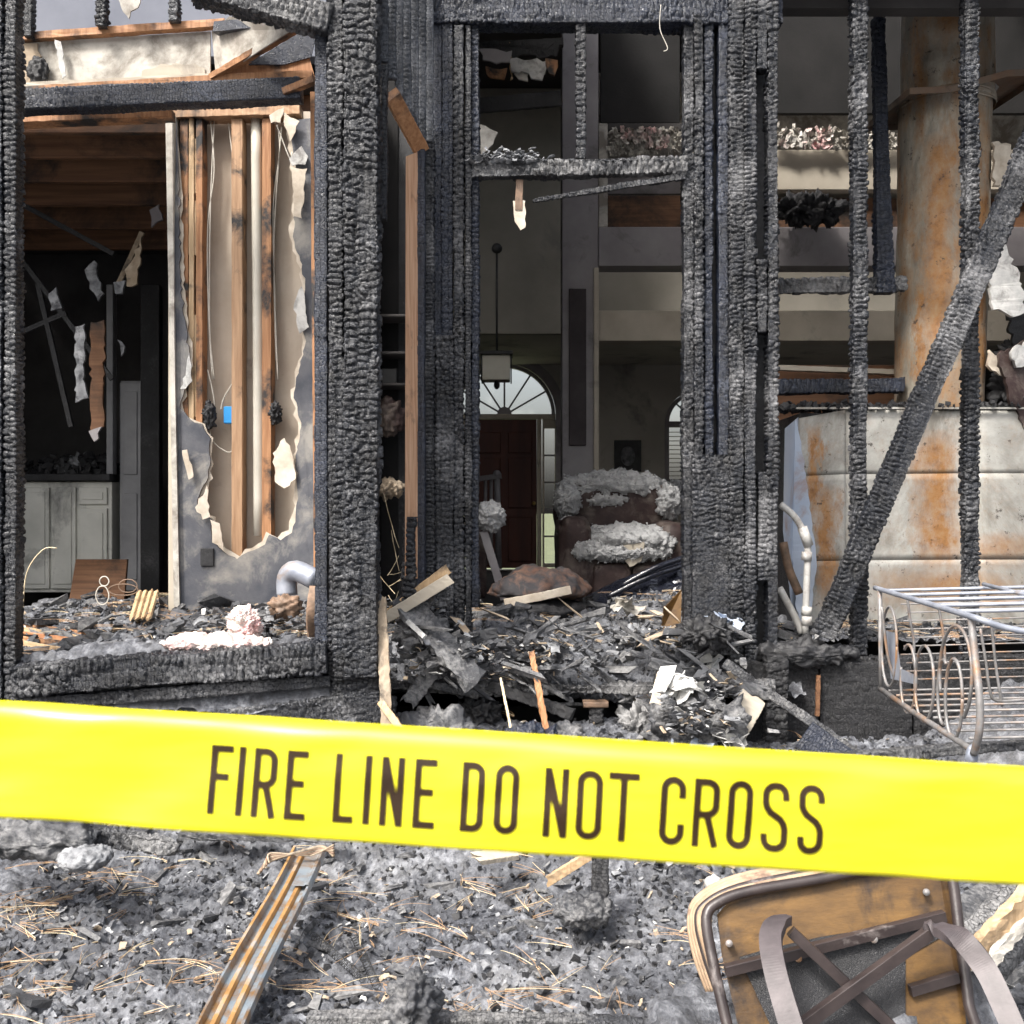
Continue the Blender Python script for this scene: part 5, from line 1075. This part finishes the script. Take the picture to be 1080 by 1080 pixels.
loop(938, 682, 8, 42); loop(958, 716, 8, 36, a0=-200, a1=120); loop(975, 721, 10, 40, a0=-220, a1=150); loop(1008, 712, 17, 52, a0=-60, a1=200); loop(1006, 737, 9, 42); loop(995, 730, 6, 34, a0=60, a1=300)
sheet3('bracket_plate', [ep(935, 665), ep(945, 668), ep(950, 705), ep(966, 712), ep(966, 722), ep(940, 716)], STEELB, WB, th=.006)
for yy, y0, y1 in ((4.7, 623, 612), (4.45, 627, 618), (4.2, 633, 625), (3.95, 641, 632), (3.72, 648, 641)):
    z = az(y0, yy) ; x0 = ep(928 + (4.7 - yy) / 1.17 * 101, 640).x
    tube('seat_bar', [(x0, yy, 1.5 - 83 / 1150 * 4.7), (2.9, yy + .05, 1.19)], .0075, STEELB, WB, 6)
tube('seat_tie', [at(1037, 616, 4.7), at(1080, 627, 4.4), at(1130, 640, 4.1)], .009, STEELB, WB, 6)
for k in range(10):
    z = .78 + k * .036; tube('back_wire', [(ax(950 + (k % 3) * 3, 4.68), 4.68, z), (2.9, 4.7, z + .03)], .0036, STEEL, WB, 5)
for k in range(9):
    yy = 4.55 - k * .12; x0 = ep(928 + (4.7 - yy) / 1.17 * 101, 640).x; tube('base_wire', [(x0, yy, .755), (2.9, yy + .05, .775)], .005, STEEL, WB, 5)
for pts in ([(1034, 663), (1040, 700), (1044, 728), (1051, 739), (1080, 738), (1120, 735)], [(1045, 652), (1050, 700), (1057, 745)], [(957, 630), (960, 655), (964, 678), (963, 700)], [(990, 640), (995, 670), (997, 700)], [(930, 640), (936, 690), (945, 720)]):
    tube('upright_wire', [at(x, y, 4.3 if x > 1000 else 4.5) for x, y in pts], .006, STEEL, WB, 6, sub=4)

# ================================================================== BARRIER TAPE
TP = thing('barrier_tape', 'yellow plastic barrier tape lettered FIRE LINE DO NOT CROSS stretched across the front', 'tape')
YTp = .78
def tp(px, t, off=0.):
    top = 742 + (811 - 742) * px / 1080; bot = 861.5 + (935 - 861.5) * px / 1080; Y = YTp + .012 * math.sin(px * .0035 + 1)
    fold = .010 * max(0, (.14 - t) / .14) ** 2 + .0025 * math.sin(t * 3.2 + px * .004)      # the top edge curls back
    y = Y + fold - off + .0012 * math.sin(px * .021 + t * 5 + 2 * math.sin(px * .006)) * math.sin(px * .0043 + 1) + .0016 * mnoise.noise(Vector((px * .012 + t * 2.2, t * 3.5, 0))); return np.array([(px - 540) / F * Y, y, EYE - (top + (bot - top) * t - 540) / F * Y])
pxs = np.linspace(-1300, 2400, 520); ts = np.linspace(0, 1, 22); V = np.array([[tp(p, t) for p in pxs] for t in ts])
o = gridmesh('tape_band', V, TAPE, TP); md = o.modifiers.new('s', 'SOLIDIFY'); md.thickness = .0002; md.offset = 1
def A(cx, cy, rx, ry, a0, a1, n=8): return [(cx + rx * math.cos(math.radians(a0 + (a1 - a0) * k / n)), cy + ry * math.sin(math.radians(a0 + (a1 - a0) * k / n))) for k in range(n + 1)]
TH = 8.0; h = TH / 2; LH = 72.
def letter(ch, w):
    a, b, c, d = h, w - h, h, LH - h; r = min(9.5, w / 2 - h)
    if ch == 'I': return [[(w / 2, 0), (w / 2, LH)]]
    if ch == 'F': return [[(a, 0), (a, d), (w, d)], [(a, 39), (w - 3, 39)]]
    if ch == 'E': return [[(w, c), (a, c), (a, d), (w, d)], [(a, 37.5), (w - 3, 37.5)]]
    if ch == 'L': return [[(a, LH), (a, c), (w, c)]]
    if ch == 'N': return [[(a, 0), (a, LH)], [(a, LH - 2), (b, 2)], [(b, 0), (b, LH)]]
    if ch == 'T': return [[(0, d), (w, d)], [(w / 2, 0), (w / 2, LH - TH)]]
    if ch == 'O': return [A(a + r, c + r, r, r, 180, 270) + A(b - r, c + r, r, r, 270, 360) + A(b - r, d - r, r, r, 0, 90) + A(a + r, d - r, r, r, 90, 180) + [(a, c + r)]]
    if ch == 'D': return [[(a, c)] + A(b - r, c + r, r, r, 270, 360) + A(b - r, d - r, r, r, 0, 90) + [(a, d), (a, c - h + h)]]
    if ch == 'C': return [[(b, 23), (b, c + r)] + A(b - r, c + r, r, r, 0, -90)[1:] + A(a + r, c + r, r, r, 270, 180) + A(a + r, d - r, r, r, 180, 90) + A(b - r, d - r, r, r, 90, 0) + [(b, LH - 23)]]
    if ch == 'R': return [[(a, 0), (a, d)] + A(b - r, d - r, r, r, 90, 0) + A(b - r, 34 + r, r, r, 0, -90) + [(a, 34)], [(w / 2 + 1, 34), (b + 1, 0)]]
    if ch == 'S': return [[(a, 19), (a, c + r)] + A(a + r, c + r, r, r, 180, 270)[1:] + A(b - r, c + r, r, r, 270, 360) + [(b, 24)] + [(b - 1.5, 29), (b - 5, 34), (a + 5, 41), (a + 1.5, 46), (a, 50)] + A(a + r, d - r, r, r, 180, 90) + A(b - r, d - r, r, r, 90, 0) + [(b, LH - 19)]]
word = [('F', 218, 242), ('I', 247, 256), ('R', 264, 290), ('E', 299, 322), ('L', 350, 372), ('I', 381, 390), ('N', 399, 424), ('E', 434, 458), ('D', 484, 509), ('O', 519, 545), ('N', 571, 597), ('O', 605, 633), ('T', 638, 671), ('C', 693, 720), ('R', 728, 756), ('O', 764, 791), ('S', 800, 829), ('S', 838, 866)]
for ch, x0, x1 in word:
    vs, fs = [], []
    for pl in letter(ch, x1 - x0):
        n = len(pl); base = len(vs); den = []
        # densify so the print follows the tape
        for i in range(n - 1):
            a_, b_ = np.array(pl[i]), np.array(pl[i + 1]); m = max(1, int(np.hypot(*(b_ - a_)) / 9))
            for k in range(m): den.append(a_ + (b_ - a_) * k / m)
        den.append(np.array(pl[-1])); den = [p for i, p in enumerate(den) if i == 0 or np.hypot(*(p - den[i - 1])) > .05]; n = len(den)
        for i in range(n):
            t0 = den[i] - den[i - 1] if i else den[1] - den[0]; t1 = den[i + 1] - den[i] if i < n - 1 else t0
            cl_ = np.hypot(*(den[0] - den[-1])) < .6
            if cl_ and i in (0, n - 1): t0 = den[-1] - den[-2]; t1 = den[1] - den[0]
            t0 = t0 / np.hypot(*t0); t1 = t1 / np.hypot(*t1); nn_ = np.array([-(t0 + t1)[1], (t0 + t1)[0]]); nn_ = nn_ / max(1e-6, np.hypot(*nn_)); k = 1 / max(.5, nn_ @ np.array([-t0[1], t0[0]]))
            for s_ in (1, -1):
                p = den[i] + nn_ * s_ * h * k; vs.append(tp(x0 + p[0] + (p[1]) * .058 * 1.0, .845 - p[1] / LH * .60, .0006))
        for i in range(n - 1): fs.append((base + 2 * i, base + 2 * i + 1, base + 2 * i + 3, base + 2 * i + 2))
    mobj('letter_' + ch.lower() if False else 'printed_letter', vs, fs, INK, TP)
